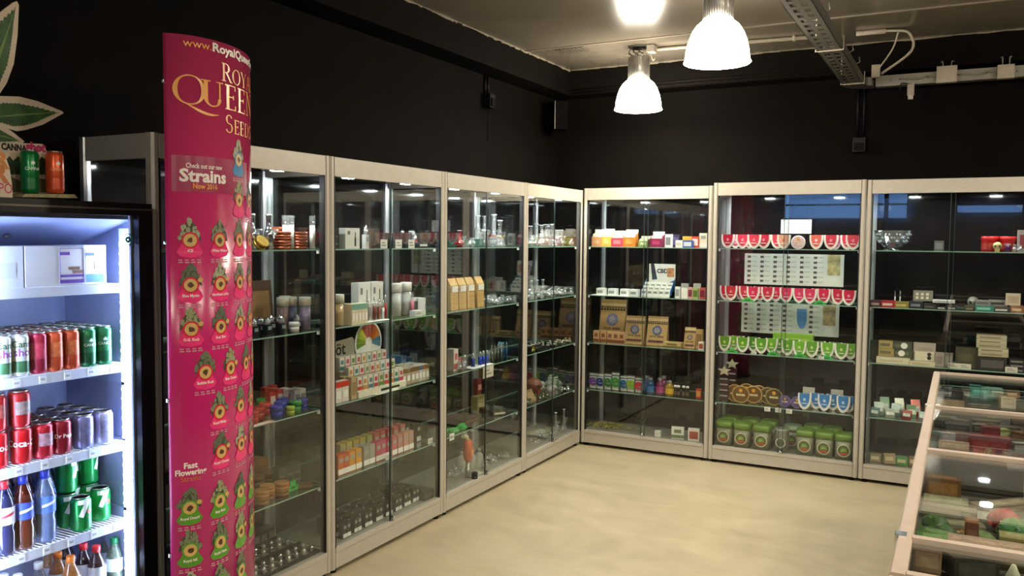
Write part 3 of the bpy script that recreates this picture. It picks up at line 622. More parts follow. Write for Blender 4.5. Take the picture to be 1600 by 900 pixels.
for k in range(7): mk('slat', B(-.02 + .03 * k, -.005 + .03 * k, -.49, -.36, ZC - .007, ZC - .004), mat('#4a443b', .5, 0, .15, 40), v)
s = tag(mk('wall_speaker', MB().prism([(-.07, .0), (.07, .0), (.07, .05), (.05, .115), (-.05, .115), (-.07, .05)], 2.42, 2.635, 'z'), mat('#090808', .8, 0, .1, 30, None, .04)), 'small black speaker mounted high in the room corner', 'speaker')
s.location = (-.31, .17, 0); s.rotation_euler = (0, 0, PI * 1.0 + .78)
mk('grille', B(-.045, .045, .115, .119, 2.44, 2.62), mat('#080706', .8, 0, .1, 60, None, .05), s); mk('bracket', B(-.02, .02, -.12, 0, 2.5, 2.53), BLACK, s); mk('edge_highlight', B(.05, .056, .105, .114, 2.42, 2.635), mat('#3a3733', .4, .3, .1, 40), s)  # paler strip along the edge is a highlight painted onto the speaker
d = tag(mk('wall_socket_box', B(-.425, -.365, -.79, -.72, 2.475, 2.57), BLACK), 'black socket box on the side wall under the beam', 'socket')
for k in (-.02, .02): mk('feed_pipe', MB().tube([(-.415, -.755 + k, 2.57), (-.415, -.755 + k, 2.7)], .008, 8), BLACK, d)
mk('socket_face', B(-.365, -.355, -.78, -.73, 2.485, 2.54), mat('#0d0c0b', .6, 0, .1, 40, None, .08), d); mk('cord', MB().tube([(-.41, -.725, 2.49), (-.415, -.72, 2.4), (-.415, -.73, 2.25)], .003, 6), BLACK, d)
d = tag(mk('wall_socket_box', B(1.845, 1.925, .365, .425, 2.19, 2.285), BLACK), 'black socket box on the back wall below the tray bend', 'socket')
for k in (-.018, .022): mk('feed_pipe', MB().tube([(1.885 + k, .415, 2.285), (1.885 + k, .415, 2.7)], .009, 8), BLACK, d)
mk('socket_face', B(1.855, 1.915, .355, .365, 2.2, 2.25), mat('#0b0a0a', .6, 0, .1, 40, None, .08), d)
for z, e in ((2.712, 0), (2.735, .004)):
    tag(mk('wall_cable', MB().tube([(-.2, .228 - e, z), (.8, .228 - e, z + .004), (1.8, .228 - e, z)], .006, 6), mat('#1a1613', .7, 0, .1, 30, None, .1)), ('lower' if not e else 'upper') + ' of two dark cables running along the back beam', 'cable', 'cables along the back beam')

# ------------------------------------------------------------------ curved banner
BE = Vector((.341, -4.082)); BPHI = math.radians(35); BA, BB = .30, .20
_bt = Vector((-math.sin(BPHI), math.cos(BPHI))); _bn = Vector((math.cos(BPHI), math.sin(BPHI)))
def _bp(th): return BE + _bt * (BA * (1 - math.cos(th))) + _bn * (BB * math.sin(th))
_tab = []; _acc = 0; _q = _bp(0)
for i in range(0, 601):
    th = math.radians(170) * i / 600; p = _bp(th); _acc += (p - _q).length; _q = p; _tab.append((_acc, th))
def bn(u, z, off=0.):
    u = max(0, min(u, _tab[-1][0] - 1e-4)); lo, hi = 0, 600
    while hi - lo > 1:
        m = (lo + hi) // 2
        if _tab[m][0] <= u: lo = m
        else: hi = m
    k = (u - _tab[lo][0]) / max(1e-9, _tab[hi][0] - _tab[lo][0]); th = _tab[lo][1] * (1 - k) + _tab[hi][1] * k
    p = _bp(th); nrm = (_bt * (-math.cos(th) / BA) + _bn * (math.sin(th) / BB)).normalized(); p = p + nrm * off
    return (p.x, p.y, z)
BZ0, BZ1 = .03, 2.2
ban = tag(empty('banner_stand', (.25, -3.85, 0)), 'tall curved magenta banner listing seed strains, beside the drinks fridge', 'banner')
ban_off = Vector((.25, -3.85, 0))
def bmk(name, mb, m, parent=None):
    mb.v = [tuple(Vector(v) - ban_off) for v in mb.v]; return mk(name, mb, m, parent or ban)
bmat = bpy.data.materials.new('magenta_banner_print'); bmat.use_nodes = True
def _ban(nt):
    L = nt.links.new; b = nt.nodes['Principled BSDF']; b.inputs['Roughness'].default_value = .22
    tc = nt.nodes.new('ShaderNodeTexCoord'); sp = nt.nodes.new('ShaderNodeSeparateXYZ'); L(tc.outputs['Generated'], sp.inputs[0])
    r = nt.nodes.new('ShaderNodeValToRGB'); L(sp.outputs['Z'], r.inputs[0]); e = r.color_ramp.elements
    e[0].color = lin('#c8257c'); e[1].color = lin('#c23a64'); e[1].position = .95; x = e.new(.6); x.color = lin('#c8266c')
    L(r.outputs[0], b.inputs['Base Color'])
_ban(bmat.node_tree)
N = 60; U1 = _tab[-1][0] - .001; mb = MB()
for off in (0, -.004):
    for k in range(N + 1): mb.v += [bn(U1 * k / N, BZ0, off), bn(U1 * k / N, BZ1, off)]
for k in range(N):
    a = 2 * k; c = 2 * (N + 1); mb.face((a, a + 2, a + 3, a + 1), 0, True); mb.face((c + a, c + a + 1, c + a + 3, c + a + 2), 1, True)
    mb.face((a + 1, a + 3, c + a + 3, c + a + 1), 1); mb.face((a, c + a, c + a + 2, a + 2), 1)
for a in (0, 2 * N): c = 2 * (N + 1); mb.face((a, a + 1, c + a + 1, c + a), 1)
bmk('curved_panel', mb, [bmat, mat('#3a1222', .5, 0, .1, 30, 'banner_back')])
mb = MB()
for off in (.012, -.012):
    for k in range(N + 1): mb.v += [bn(U1 * k / N, 0, off), bn(U1 * k / N, .035, off)]
for k in range(N):
    a = 2 * k; c = 2 * (N + 1); mb.face((a, a + 2, a + 3, a + 1)); mb.face((c + a, c + a + 1, c + a + 3, c + a + 2)); mb.face((a + 1, a + 3, c + a + 3, c + a + 1))
bmk('base_rail', mb, BLACK)
mb = MB()
for z in (.06, .55, 1.05, 1.55, 2.05): mb.lathe([(.008, z), (.008, z + .012)], 8, 0, (BE.x - .004, BE.y + .006, 0))
bmk('edge_rivet', mb, CHROME)
ORANGE = mat('#f2a53a', .3, 0, .05, 30); BWHITE = mat('#f4e9e2', .4, 0, .03, 30); BRED = mat('#d8283f', .3, 0, .08, 40); BPINK = mat('#f23a7e', .3, 0, .06, 40)
def bflat(name, pts, faces, m, off=.0012, parent=None):
    return bmk(name, MB().flat(pts, faces, lambda a, b: bn(a, b, off)), m, parent)
def btext(body, size, u0, u1, z, m, fat=0., off=.002, name='lettering'):
    """lettering fitted between arc lengths u0 and u1"""
    p, f = text2d(body, size, fat, 'CENTER', .12); a = min(q[0] for q in p); b = max(q[0] for q in p)
    return bflat(name, [(u0 + (x - a) / (b - a) * (u1 - u0), z + y) for x, y in p], f, m, off)
def bpoly(poly):
    """fan triangulation about the centre"""
    cx = sum(p[0] for p in poly) / len(poly); cz = sum(p[1] for p in poly) / len(poly); n = len(poly)
    return [(cx, cz)] + list(poly), [(0, 1 + i, 1 + (i + 1) % n) for i in range(n)]
# serif capitals drawn as strokes: (x0,y0,x1,y1,width) bars in a box 0..1 high
def serif_word(word, size, track):
    V, Fc = [], []
    def quad(a, b, c, d):
        for j in range(4):
            pass
        n = len(V); V.extend([a, b, c, d]); Fc.append((n, n + 1, n + 2, n + 3))
    def bar(x, z0, z1, wd, k=4):
        for i in range(k): quad((x - wd / 2, z0 + (z1 - z0) * i / k), (x + wd / 2, z0 + (z1 - z0) * i / k), (x + wd / 2, z0 + (z1 - z0) * (i + 1) / k), (x - wd / 2, z0 + (z1 - z0) * (i + 1) / k))
    def hb(x0, x1, z, th, k=4):
        for i in range(k): quad((x0 + (x1 - x0) * i / k, z - th / 2), (x0 + (x1 - x0) * (i + 1) / k, z - th / 2), (x0 + (x1 - x0) * (i + 1) / k, z + th / 2), (x0 + (x1 - x0) * i / k, z + th / 2))
    def diag(x0, z0, x1, z1, wd):
        k = 5
        for i in range(k):
            a, b = i / k, (i + 1) / k; xa, za, xb, zb = x0 + (x1 - x0) * a, z0 + (z1 - z0) * a, x0 + (x1 - x0) * b, z0 + (z1 - z0) * b
            quad((xa - wd / 2, za), (xa + wd / 2, za), (xb + wd / 2, zb), (xb - wd / 2, zb))
    def arc(cx, cz, rx, rz, a0, a1, thick, thin, k=26):
        def w(a): return thin + (thick - thin) * abs(math.cos(a)) ** 1.3
        for i in range(k):
            a, b = a0 + (a1 - a0) * i / k, a0 + (a1 - a0) * (i + 1) / k
            quad((cx + (rx - w(a)) * math.cos(a), cz + (rz - thin * 1.2) * math.sin(a)), (cx + rx * math.cos(a), cz + rz * math.sin(a)), (cx + rx * math.cos(b), cz + rz * math.sin(b)), (cx + (rx - w(b)) * math.cos(b), cz + (rz - thin * 1.2) * math.sin(b)))
    S, s, x = .13, .045, 0.
    def ser(cx, z, wd=.3): hb(cx - wd / 2, cx + wd / 2, z, s)
    for ch in word:
        h = 1.0
        if ch == 'O': arc(x + .42, .5, .42, .52, 0, 2 * PI, S, s); wd = .84
        elif ch == 'Q':
            arc(x + .52, .46, .52, .62, 0, 2 * PI, S * 1.15, s)
            for i in range(12):
                a, b = i / 12, (i + 1) / 12; f = lambda q: (x + .42 + 1.15 * q, -.1 - .34 * math.sin(q * 1.9)); g = lambda q: .1 * math.sin(PI * min(1, q * .9 + .1)) + .02
                (xa, za), (xb, zb) = f(a), f(b); quad((xa, za - g(a)), (xb, zb - g(b)), (xb, zb), (xa, za))
            wd = 1.02
        elif ch == 'U': bar(x + .14, .3, 1, S); bar(x + .62, .3, 1, s * 1.3); arc(x + .375, .32, .3, .34, PI, 2 * PI, S, s); ser(x + .14, .98); ser(x + .62, .98, .26); wd = .78
        elif ch == 'E': bar(x + .12, 0, 1, S); hb(x, x + .52, .02, s); hb(x, x + .5, .98, s); hb(x + .1, x + .4, .52, s); bar(x + .5, 0, .2, s, 1); bar(x + .48, .8, 1, s, 1); bar(x + .39, .43, .61, s, 1); wd = .58
        elif ch == 'N': bar(x + .1, 0, 1, s * 1.2); bar(x + .66, 0, 1, s * 1.2); diag(x + .1, 1, x + .66, 0, S); ser(x + .1, .02, .24); ser(x + .08, .98, .24); ser(x + .66, .98, .24); wd = .8
        elif ch == 'R': bar(x + .12, 0, 1, S); arc(x + .26, .74, .28, .26, -PI / 2, PI / 2, S, s); hb(x + .1, x + .28, .98, s); hb(x + .1, x + .28, .5, s); diag(x + .3, .5, x + .62, 0, S); ser(x + .12, .02); ser(x + .08, .98, .2); ser(x + .64, .02, .2); wd = .7
        elif ch == 'Y': bar(x + .38, 0, .45, S); diag(x + .08, 1, x + .38, .42, S); diag(x + .68, 1, x + .38, .42, s * 1.2); ser(x + .38, .02); ser(x + .1, .98, .26); ser(x + .68, .98, .22); wd = .76
        elif ch == 'A': diag(x + .1, 0, x + .4, 1, s * 1.3); diag(x + .4, 1, x + .7, 0, S); hb(x + .2, x + .6, .36, s); ser(x + .1, .02, .22); ser(x + .7, .02, .26); wd = .8
        elif ch == 'L': bar(x + .12, 0, 1, S); hb(x, x + .52, .02, s); bar(x + .5, 0, .2, s, 1); ser(x + .12, .98, .26); wd = .56
        elif ch == 'S': arc(x + .27, .74, .24, .26, .35, 1.5 * PI, S * .9, s); arc(x + .27, .26, .27, .27, -PI + .35, PI / 2, S * .9, s); wd = .56
        elif ch == 'D': bar(x + .12, 0, 1, S); arc(x + .3, .5, .44, .5, -PI / 2, PI / 2, S, s); hb(x, x + .34, .98, s); hb(x, x + .34, .02, s); wd = .78
        x += wd + track
    tot = x - track
    return [((a - tot / 2) * size, b * size) for a, b in V], Fc, tot * size
UC = .345
def bserif(word, size, u0, z, track=.08, first=1.25, sx=1.):
    """word whose first letter starts at arc length u0"""
    V, Fc, tot = serif_word(word, size, track); bflat('lettering', [(u0 + (a + tot / 2) * sx, z + b) for a, b in V], Fc, ORANGE, .002)
bserif('Q', .075, .026, 1.998, sx=1.3); bserif('UEEN', .08, .113, 1.990, .06, sx=1.42)
bserif('R', .058, .194, 2.078, sx=1.25); bserif('OYAL', .048, .247, 2.078, .07, sx=1.35)
bserif('S', .058, .208, 1.915, sx=1.25); bserif('EEDS', .046, .256, 1.915, .07, sx=1.35)
btext('www.', .024, .058, .152, 2.165, ORANGE, .0); btext('RoyalQueenSeeds.com', .026, .156, .62, 2.165, BWHITE, .03)
# dark pill behind the heading, heading
pill = [(.01, 1.71), (.005, 1.76), (.01, 1.82), (.03, 1.85), (.3, 1.85), (.325, 1.8), (.325, 1.73), (.3, 1.69), (.03, 1.69)]
pp, pf = [], []
for k in range(24):
    u = .02 + .34 * k / 24; q = len(pp); pp += [(u, 1.715), (u + .34 / 24, 1.715), (u + .34 / 24, 1.828), (u, 1.828)]; pf.append((q, q + 1, q + 2, q + 3))
bflat('pill_print', pp, pf, mat('#a02350', .3, 0, .06, 30), .0006)
btext('Check out our new', .015, .062, .19, 1.79, BWHITE, .02); btext('Strains', .038, .042, .207, 1.748, BWHITE, .035); btext('Now 2016', .016, .083, .168, 1.726, ORANGE, .02)
btext('Fast', .018, .044, .086, .836, BWHITE, .035); btext('Flowering', .018, .018, .114, .814, BWHITE, .035); btext('Strains', .017, .034, .096, .794, mat('#d9803c', .4, 0, .05, 30), 0.)
BUDS = [mat(c, .6, 0, .4, 220) for c in ('#7d8364', '#6a7358', '#94976c', '#5c6650', '#a0a284')]
BGREEN = mat('#5b9a2e', .3, 0, .08, 40); TANO = mat('#d3b06a', .4, 0, .1, 60); ICON = mat('#5a3524', .5, 0, .3, 150); SMALLP = mat('#c98a97', .5, 0, .3, 260)
def motif(u, z, name, plate, ring, seed, wide=1.):
    rd = random.Random(seed); k = .001
    # leaves fanning out behind, then the bud, plate, ring, oval, name, small print
    lp, lf = [], []
    for i in range(9):
        a = rd.uniform(.1, PI - .1) if i > 1 else (.05, PI - .05)[i]; L = rd.uniform(.042, .06); c = (u, z + .025); n = len(lp)
        dx, dz = math.cos(a), math.sin(a) * .8; lp += [(c[0] - dz * .004, c[1] + dx * .004), (c[0] + dz * .004, c[1] - dx * .004), (c[0] + dx * L, c[1] + dz * L)]; lf.append((n, n + 1, n + 2))
    m = bflat('strain_print', lp, lf, mat('#49592e', .6, 0, .3, 120), .0008)
    bp_, bf_ = [], []
    for i in range(34):
        t = rd.random(); r_ = .034 * (1 - t) ** .7 + .004; cx = u + rd.uniform(-r_, r_); cz = z + .012 + t * .058; s = rd.uniform(.004, .009); n = len(bp_)
        q = [(cx + s * math.cos(2 * PI * j / 5 + i) * (1 if j % 2 else .7), cz + s * 1.2 * math.sin(2 * PI * j / 5 + i)) for j in range(5)]; bp_ += q; bf_.append(tuple(range(n, n + 5)))
    base = [(u - .036, z + .004), (u + .036, z + .004), (u + .031, z + .026), (u + .016, z + .055), (u, z + .072), (u - .018, z + .052), (u - .032, z + .026)]
    P, Fq = bpoly(base); bflat('bud_print', P, Fq, mat('#454b36', .6, 0, .4, 220), .0010, m); bflat('bud_print', bp_, bf_, BUDS[seed % 5], .0013, m)
    pl = [(u - .041, z - .03), (u - .03, z - .014), (u - .022, z + .0), (u + .022, z + .0), (u + .03, z - .014), (u + .041, z - .03), (u + .03, z - .045), (u, z - .05), (u - .03, z - .045)]
    P, Fq = bpoly(pl); bflat('plate_print', P, Fq, plate, .0016, m)
    for r_, mm, o in ((.026, ring, .0019), (.0205, TANO, .0022)):
        P, Fq = bpoly([(u + r_ * math.cos(2 * PI * i / 18), z + .006 + r_ * math.sin(2 * PI * i / 18)) for i in range(18)]); bflat('oval_print', P, Fq, mm, o, m)
    P, Fq = bpoly([(u + .011 * rd.uniform(.6, 1.1) * math.cos(2 * PI * i / 9), z + .006 + .011 * rd.uniform(.6, 1.1) * math.sin(2 * PI * i / 9)) for i in range(9)]); bflat('icon_print', P, Fq, ICON, .0025, m)
    if name:
        p, f = text2d(name, .0085, .03, 'CENTER', .3); bflat('lettering', [(u + x * .92, z - .031 + y) for x, y in p], f, BWHITE, .0025, m)
    for i in range(4):
        x0 = u - .036 + i * .019; bflat('small_print', [(x0, z - .066), (x0 + .014, z - .066), (x0 + .014, z - .0615), (x0, z - .0615), (x0, z - .0585), (x0 + .012, z - .0585), (x0 + .012, z - .0545), (x0, z - .0545)], [(0, 1, 2, 3), (4, 5, 6, 7)], SMALLP, .0010, m)
    if rd.random() < .55 and seed not in (1,):
        P, Fq = bpoly([(u + .03 + .009 * math.cos(2 * PI * i / 7), z + .022 + .008 * math.sin(2 * PI * i / 7)) for i in range(7)]); bflat('medal_print', P, Fq, mat('#cfae62', .4, 0, .15, 120), .0027, m)
CU = (.072, .177, .284, .385, .48)
grid = [(1.825, [None, None, ('', 'b')]), (1.69, [None, None, ('', 'r'), ('', 'r')]),
        (1.557, [('ICE', 'r'), ('White Widow', 'r'), ('', 'r'), ('', 'r')]), (1.415, [('Blue Mystic', 'r'), ('Northern Light', 'r'), ('', 'r'), ('', 'r')]),
        (1.275, [('O.G. Kush', 'r'), ('Sour Dog', 'r'), ('', 'r'), ('', 'r')])]
sd = 1
PL = {'r': (BPINK, BRED), 'g': (BGREEN, BGREEN), 'b': (mat('#1f7fb5', .3, 0, .08, 40), mat('#1f7fb5', .3, 0, .08, 40))}
for z, cells in grid:
    for u, c in zip(CU, cells):
        sd += 1
        if c: motif(u, z, c[0], *PL[c[1]], sd)
for z, cells in ((1.133, [(.116, 'Bubble Kush'), (.222, 'Blue Cheese'), (.33, ''), (.43, '')]), (.995, [(.168, 'Royal Moby'), (.282, ''), (.385, '')]), (.862, [(.174, 'Royal Cheese'), (.282, ''), (.385, '')])):
    for u, n in cells: sd += 1; motif(u, z, n, *PL['r'], sd)
for z, cells in ((.7, [(.06, 'Royal Dwarf'), (.165, 'Easy Bud'), (.275, ''), (.38, '')]), (.562, [(.06, 'Royal AK'), (.165, 'Royal Haze'), (.275, ''), (.38, '')]), (.425, [(.06, ''), (.165, ''), (.275, '')])):
    for u, n in cells: sd += 1; motif(u, z, n, *PL['g'], sd)

# ------------------------------------------------------------------ drinks fridge
FX, FY0, FY1, FH = .05, -4.515, -3.895, 1.685
fr = tag(empty('drinks_fridge', (FX, -4.2, 0)), 'tall black glass-door drinks fridge lit inside, full of cans and bottles', 'fridge')
fo = Vector((FX, -4.2, 0))
def fp(name, mb, m, parent=None):
    mb.v = [tuple(Vector(v) - fo) for v in mb.v]; return mk(name, mb, m, parent or fr)
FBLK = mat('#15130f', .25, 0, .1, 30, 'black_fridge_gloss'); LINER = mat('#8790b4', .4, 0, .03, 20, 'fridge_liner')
BX = -.41
fp('side_panel', B(BX, .005, FY1 - .02, FY1, .05, FH), FBLK); fp('side_panel', B(BX, .005, FY0, FY0 + .02, .05, FH), FBLK)
fp('top_panel', B(BX, .005, FY0 + .02, FY1 - .02, FH - .03, FH), FBLK); fp('rear_panel', B(BX, BX + .02, FY0 + .02, FY1 - .02, .05, FH - .03), FBLK)
fp('base_grille', B(BX, .0, FY0 + .02, FY1 - .02, .05, .13), FBLK)
ln = fp('liner', MB().box(BX + .02, .0, FY1 - .04, FY1 - .02, .13, FH - .03).box(BX + .02, .0, FY0 + .02, FY0 + .04, .13, FH - .03).box(BX + .02, BX + .03, FY0 + .04, FY1 - .04, .13, FH - .03).box(BX + .03, .0, FY0 + .04, FY1 - .04, .13, .145)
        .prism([(-.001, FH - .055), (-.001, FH - .03), (BX + .03, FH - .03), (BX + .03, 1.52), (BX + .05, 1.52)], FY0 + .04, FY1 - .04, 'y'), LINER)
for k in (.3, .55, .75): fp('liner_rib', B(BX + .03, -.02, FY1 - .046, FY1 - .04, .3 + k, .31 + k), LINER, ln)
for k in range(5):
    fp('fan_grille', MB().lathe([(.012 + .011 * k, 0), (.017 + .011 * k, .002)], 20, 0, (-.12, -4.44, 1.595), Matrix.Rotation(PI * .56, 3, 'Y'), close=False), mat('#6b7384', .5, 0, .1, 30), ln)
for y in (-4.33, -4.27): fp('fan_bolt', MB().blob((-.17, y, 1.57), .012, .012, .008, 10, 5), mat('#4a4a55', .5, 0, .1, 30), ln)
for x in (.02,):
    for y in (FY0 + .05, FY1 - .05): fp('foot', MB().lathe([(.025, 0), (.02, .05)], 12, 0, (x - .04, y, 0)), BLACK); fp('foot', MB().lathe([(.025, 0), (.02, .05)], 12, 0, (BX + .05, y, 0)), BLACK)
dr = fp('door', MB().box(.006, FX, FY0, FY0 + .055, .05, FH).box(.006, FX, FY1 - .055, FY1, .05, FH).box(.006, FX, FY0 + .055, FY1 - .055, FH - .042, FH).box(.006, FX, FY0 + .055, FY1 - .055, .05, .14), FBLK)
fp('door_glass', B(.02, .028, FY0 + .055, FY1 - .055, .14, FH - .042), PANE, dr)
fp('trim_strip', MB().box(FX, FX + .003, FY0, FY1, FH - .024, FH - .018), mat('#6b6358', .3, .6, .05, 30), dr)
fp('gasket', B(.006, .016, FY1 - .062, FY1 - .055, .14, FH - .042), mat('#8d95a8', .5, 0, .05, 30), dr)
stk = MB(); Ry = Matrix.Rotation(PI / 2, 3, 'Y'); sy = place_y(200, .03, 1.56)
fp('sticker_print', MB().lathe([(.017, 0), (.021, .0)], 24, 0, (.0295, sy, 1.562), Ry, close=False).lathe([(.002, 0), (.012, 0)], 7, 0, (.0295, sy, 1.562), Ry, close=False), mat('#2e8f8a', .5, 0, .1, 30), dr)
FSH = [1.41, 1.132, .854, .575, .297]
TAGW = mat('#eef0f4', .5, 0, .04, 60)
for si, z in enumerate(FSH):
    s = fp('wire_shelf', MB().tube([(-.36, FY0 + .045, z - .006), (-.36, FY1 - .045, z - .006)], .004, 6), WHITE)
    for k in range(34):
        y = FY0 + .05 + k * (FY1 - FY0 - .1) / 33
        if k == 0:
            wire = fp('shelf_wire', MB().tube([(-.36, y, z - .003), (-.046, y, z - .003)], .0022, 5), WHITE, s)
        else:
            c = wire.copy(); COL.objects.link(c); c.location.y += y - (FY0 + .05)
    fp('price_rail', B(-.046, -.041, FY0 + .045, FY1 - .045, z - .032, z - .001), mat('#d4d9ea', .4, 0, .03, 20), s)
    for y in [FY0 + .1 + .085 * i for i in range(6)] if si else []:
        c = fp('price_tag', B(-.041, -.039, y - .012, y + .012, z - .028, z - .006), TAGW, s); fp('print', B(-.039, -.0386, y - .008, y + .007, z - .02, z - .013), mat('#b0b4c0', .5, 0, .4, 300), s)
for yw, sg in ((FY1 - .041, -1), (FY0 + .041, 1)):
    def Y(a): return yw + sg * a
    ls = fp('light_strip', B(-.066, .005, min(Y(0), Y(.005)), max(Y(0), Y(.005)), .18, 1.6), mat('#e8eefc', .4, 0, .02, 20))
    fp('glare_strip', B(-.042, .004, min(Y(.005), Y(.01)), max(Y(.005), Y(.01)), .2, 1.58), LEDBLUE, ls)  # glowing strip widened to imitate the bloom around the diodes
    d0 = None
    for k in range(40):
        if d0 is None: d0 = fp('diode', MB().blob((-.055, Y(.007), .22), .006, .004, .007, 8, 5), LEDBLUE, ls)
        else: c = d0.copy(); COL.objects.link(c); c.location.z += .034 * k
def at_x(px, py, X):
    d = FWD + RGT * ((px - 800) / F_PX) - UPV * ((py - 450) / F_PX); t = (X - EYE.x) / d.x; return EYE + d * t
def fput(o, sh, px, X, label, cat, group=None, dz=0., yaw=0.):
    X -= .032; z = FSH[sh] + dz; o.location = (X, place_y(px, X, z), z); o.rotation_euler = (0, 0, PI / 2 + yaw); return tag(o, label, cat, group)
# top shelf: boxes
def fridge_box(w, d, h, col, ink): 
    b = mk('shipping_carton', chamfer_box(w, d, h), mat(col, .5, 0, .03, 20)); return b
o = fridge_box(.2, .2, .13, '#dfe2ec', ''); fput(o, 0, 57, -.12, 'white carton with a purple printed label on the top fridge shelf', 'box')
x0 = .015; lb = panel(o, x0 - .0, x0 + .085, .004, .124, -.1005, mat('#f2f1f6', .5, 0, .03, 30), 'label')
for a, b_, c_, d_, m in ((.0, .085, .008, .02, '#6a3fae'), (.0, .085, .028, .036, '#6a3fae'), (.0, .035, .1, .11, '#7a4ab8'), (.03, .07, .052, .062, '#8d6a58'), (.045, .08, .04, .05, '#8d6a58'), (.0, .0015, .02, .122, '#6a3fae'), (.0835, .085, .02, .122, '#6a3fae'), (0, .085, .121, .1225, '#6a3fae')):
    mk('label_print', B(x0 + a, x0 + b_, -.1028, -.1015, c_, d_), mat(m, .5, 0, .15, 90), lb)
o = fridge_box(.085, .16, .132, '#cfd5ea', ''); fput(o, 0, 126, -.13, 'narrow pale carton with a blue printed label on the top fridge shelf', 'box')
lb = panel(o, -.036, .03, .004, .12, -.0805, mat('#dfe5f6', .5, 0, .03, 30), 'label')
for a, b_, c_, d_, m in ((-.036, .03, .006, .034, '#3d6fd0'), (-.036, -.004, .096, .106, '#4a5fae'), (-.005, .022, .05, .075, '#a98a6a')): mk('label_print', B(a, b_, -.0828, -.0815, c_, d_), mat(m, .5, 0, .15, 90), lb)
o = fridge_box(.15, .2, .13, '#d9deec', ''); fput(o, 0, -30, -.12, 'plain white carton at the hinge side of the top fridge shelf', 'box')
panel(o, -.05, .05, .03, .08, -.1005, mat('#cdd3e4', .5, 0, .05, 30), 'tape')
# second shelf: slim cans, several deep
CANS = [(4, 'white and green slim can with purple lettering', dict(col='#c9cfc6', logo='sho', ink='#8a3a9a', lower='#3d6a45', size=.024)), (32, 'white and green slim can with purple lettering', dict(col='#c9cfc6', logo='sho', ink='#8a3a9a', lower='#3d6a45', size=.024)),
        (60, 'crimson red slim can', dict(col='#a81f3f', lower='#8c1732', label_col='#b8324c')), (85, 'orange slim can', dict(col='#c7502b', lower='#b5441f', label_col='#cf6a3c')), (111, 'orange slim can', dict(col='#c7502b', lower='#b5441f', label_col='#cf6a3c')),
        (137, 'green slim can with a white leaf emblem', dict(col='#14713f', lower='#0f5a34', label_col='#2a7d52')), (162, 'green slim can with a white leaf emblem', dict(col='#14713f', lower='#0f5a34', label_col='#2a7d52'))]
def leaf_emblem(o, rb, zc, s=.012):
    lp, lf = [], []
    for a in (-1.2, -.75, -.35, 0, .35, .75, 1.2):
        n = len(lp); L = s * (1.1 - .35 * abs(a)); dx, dz = math.sin(a), math.cos(a); lp += [(0, 0), (dx * L * .6 - dz * .0016, dz * L * .6 + dx * .0016), (dx * L, dz * L), (dx * L * .6 + dz * .0016, dz * L * .6 - dx * .0016)]; lf.append((n, n + 1, n + 2, n + 3))
    mk('leaf_print', MB().flat(lp, lf, lambda a, b: (rb * 1.013 * math.sin(a / rb), -rb * 1.013 * math.cos(a / rb), zc + b)), mat('#e6efe4', .4, 0, .05, 40), o)
DEEP = ['front row', 'second row back', 'third row back', 'fourth row back', 'rear row']
protos = {}
seen_n = {}
for px, desc, kw in CANS:
    for r in range(5):
        X = -.073 - .0555 * r
        if desc not in protos:
            o = ring_can(**kw); protos[desc] = o
            if 'white and green' in desc: p, f = text2d('Cann', .02, .02, cut=.3); mk('lettering', MB().flat(p, f, lambda a, b: (.0269 * math.sin(a / .0265), -.0269 * math.cos(a / .0265), .092 + b)), mat('#2e5a3a', .4, 0, .05, 40), o)
            if 'leaf' in desc: leaf_emblem(o, .0265, .085); p, f = text2d('CANNA', .009, .02, cut=.3); mk('lettering', MB().flat(p, f, lambda a, b: (.0269 * math.sin(a / .0265), -.0269 * math.cos(a / .0265), .07 + b)), mat('#e6efe4', .4, 0, .05, 40), o)
        else: o = dup(protos[desc])
        twin = [q for q, d_, _ in CANS if d_ == desc]; side = '' if len(twin) < 2 else (', lamp side' if px == max(twin) else ', hinge side')
        y0 = place_y(px, -.073, FSH[1]); o.location = (X, y0 + .004 * (r % 2), FSH[1]); o.rotation_euler = (0, 0, PI / 2 + random.uniform(-.25, .25) - .25)
        tag(o, f'{desc}, {DEEP[r]}{side}, second fridge shelf', 'drink can', f'slim cans, {DEEP[r]}')
# third shelf: soda cans
S3 = [(-6, 0, 'red cola can with white script, lower one at the hinge side', dict(col='#c0141f', logo='Coca', ink='#f4e9e6')), (33, 0, 'red cola can with white script carrying another can', dict(col='#c0141f', logo='Coca-Cola', ink='#f4e9e6')),
      (66, 0, 'red can with a grey text panel beside the cola can', dict(col='#b3182c', label_col='#a8808a')), (95, 0, 'dark red soda can with white oval lettering', dict(col='#8c1524', logo='Dr Pepper', ink='#f1e6e2', size=.0125)),
      (130, 0, 'grey silver soda can next to the dark red one', dict(col='#77749a', label_col='#6a6688')), (161, 0, 'pale silver soda can with a red diamond, nearest the light strip', dict(col='#a9a9cc', label_col='#8f8db4')),
      (30, 1, 'red soda can stacked on top, pale label panel', dict(col='#a5161f', label_col='#87756f')), (-8, 1, 'red soda can stacked on top at the hinge side', dict(col='#a5161f', label_col='#9a4a44'))]
for px, lv, lab, kw in S3:
    o = ring_can(rb=.033, h=.116, size=kw.pop('size', .02), **kw); fput(o, 2, px, -.05, lab + ', third fridge shelf', 'drink can', 'soda cans on the third fridge shelf', dz=.1155 * lv, yaw=.05)
    if 'diamond' in lab: mk('diamond_print', MB().flat([(-.011, .055), (0, .038), (.011, .055), (0, .072)], [(0, 1, 2, 3)], lambda a, b: (.0334 * math.sin(a / .033 + .3), -.0334 * math.cos(a / .033 + .3), b)), RED, o)
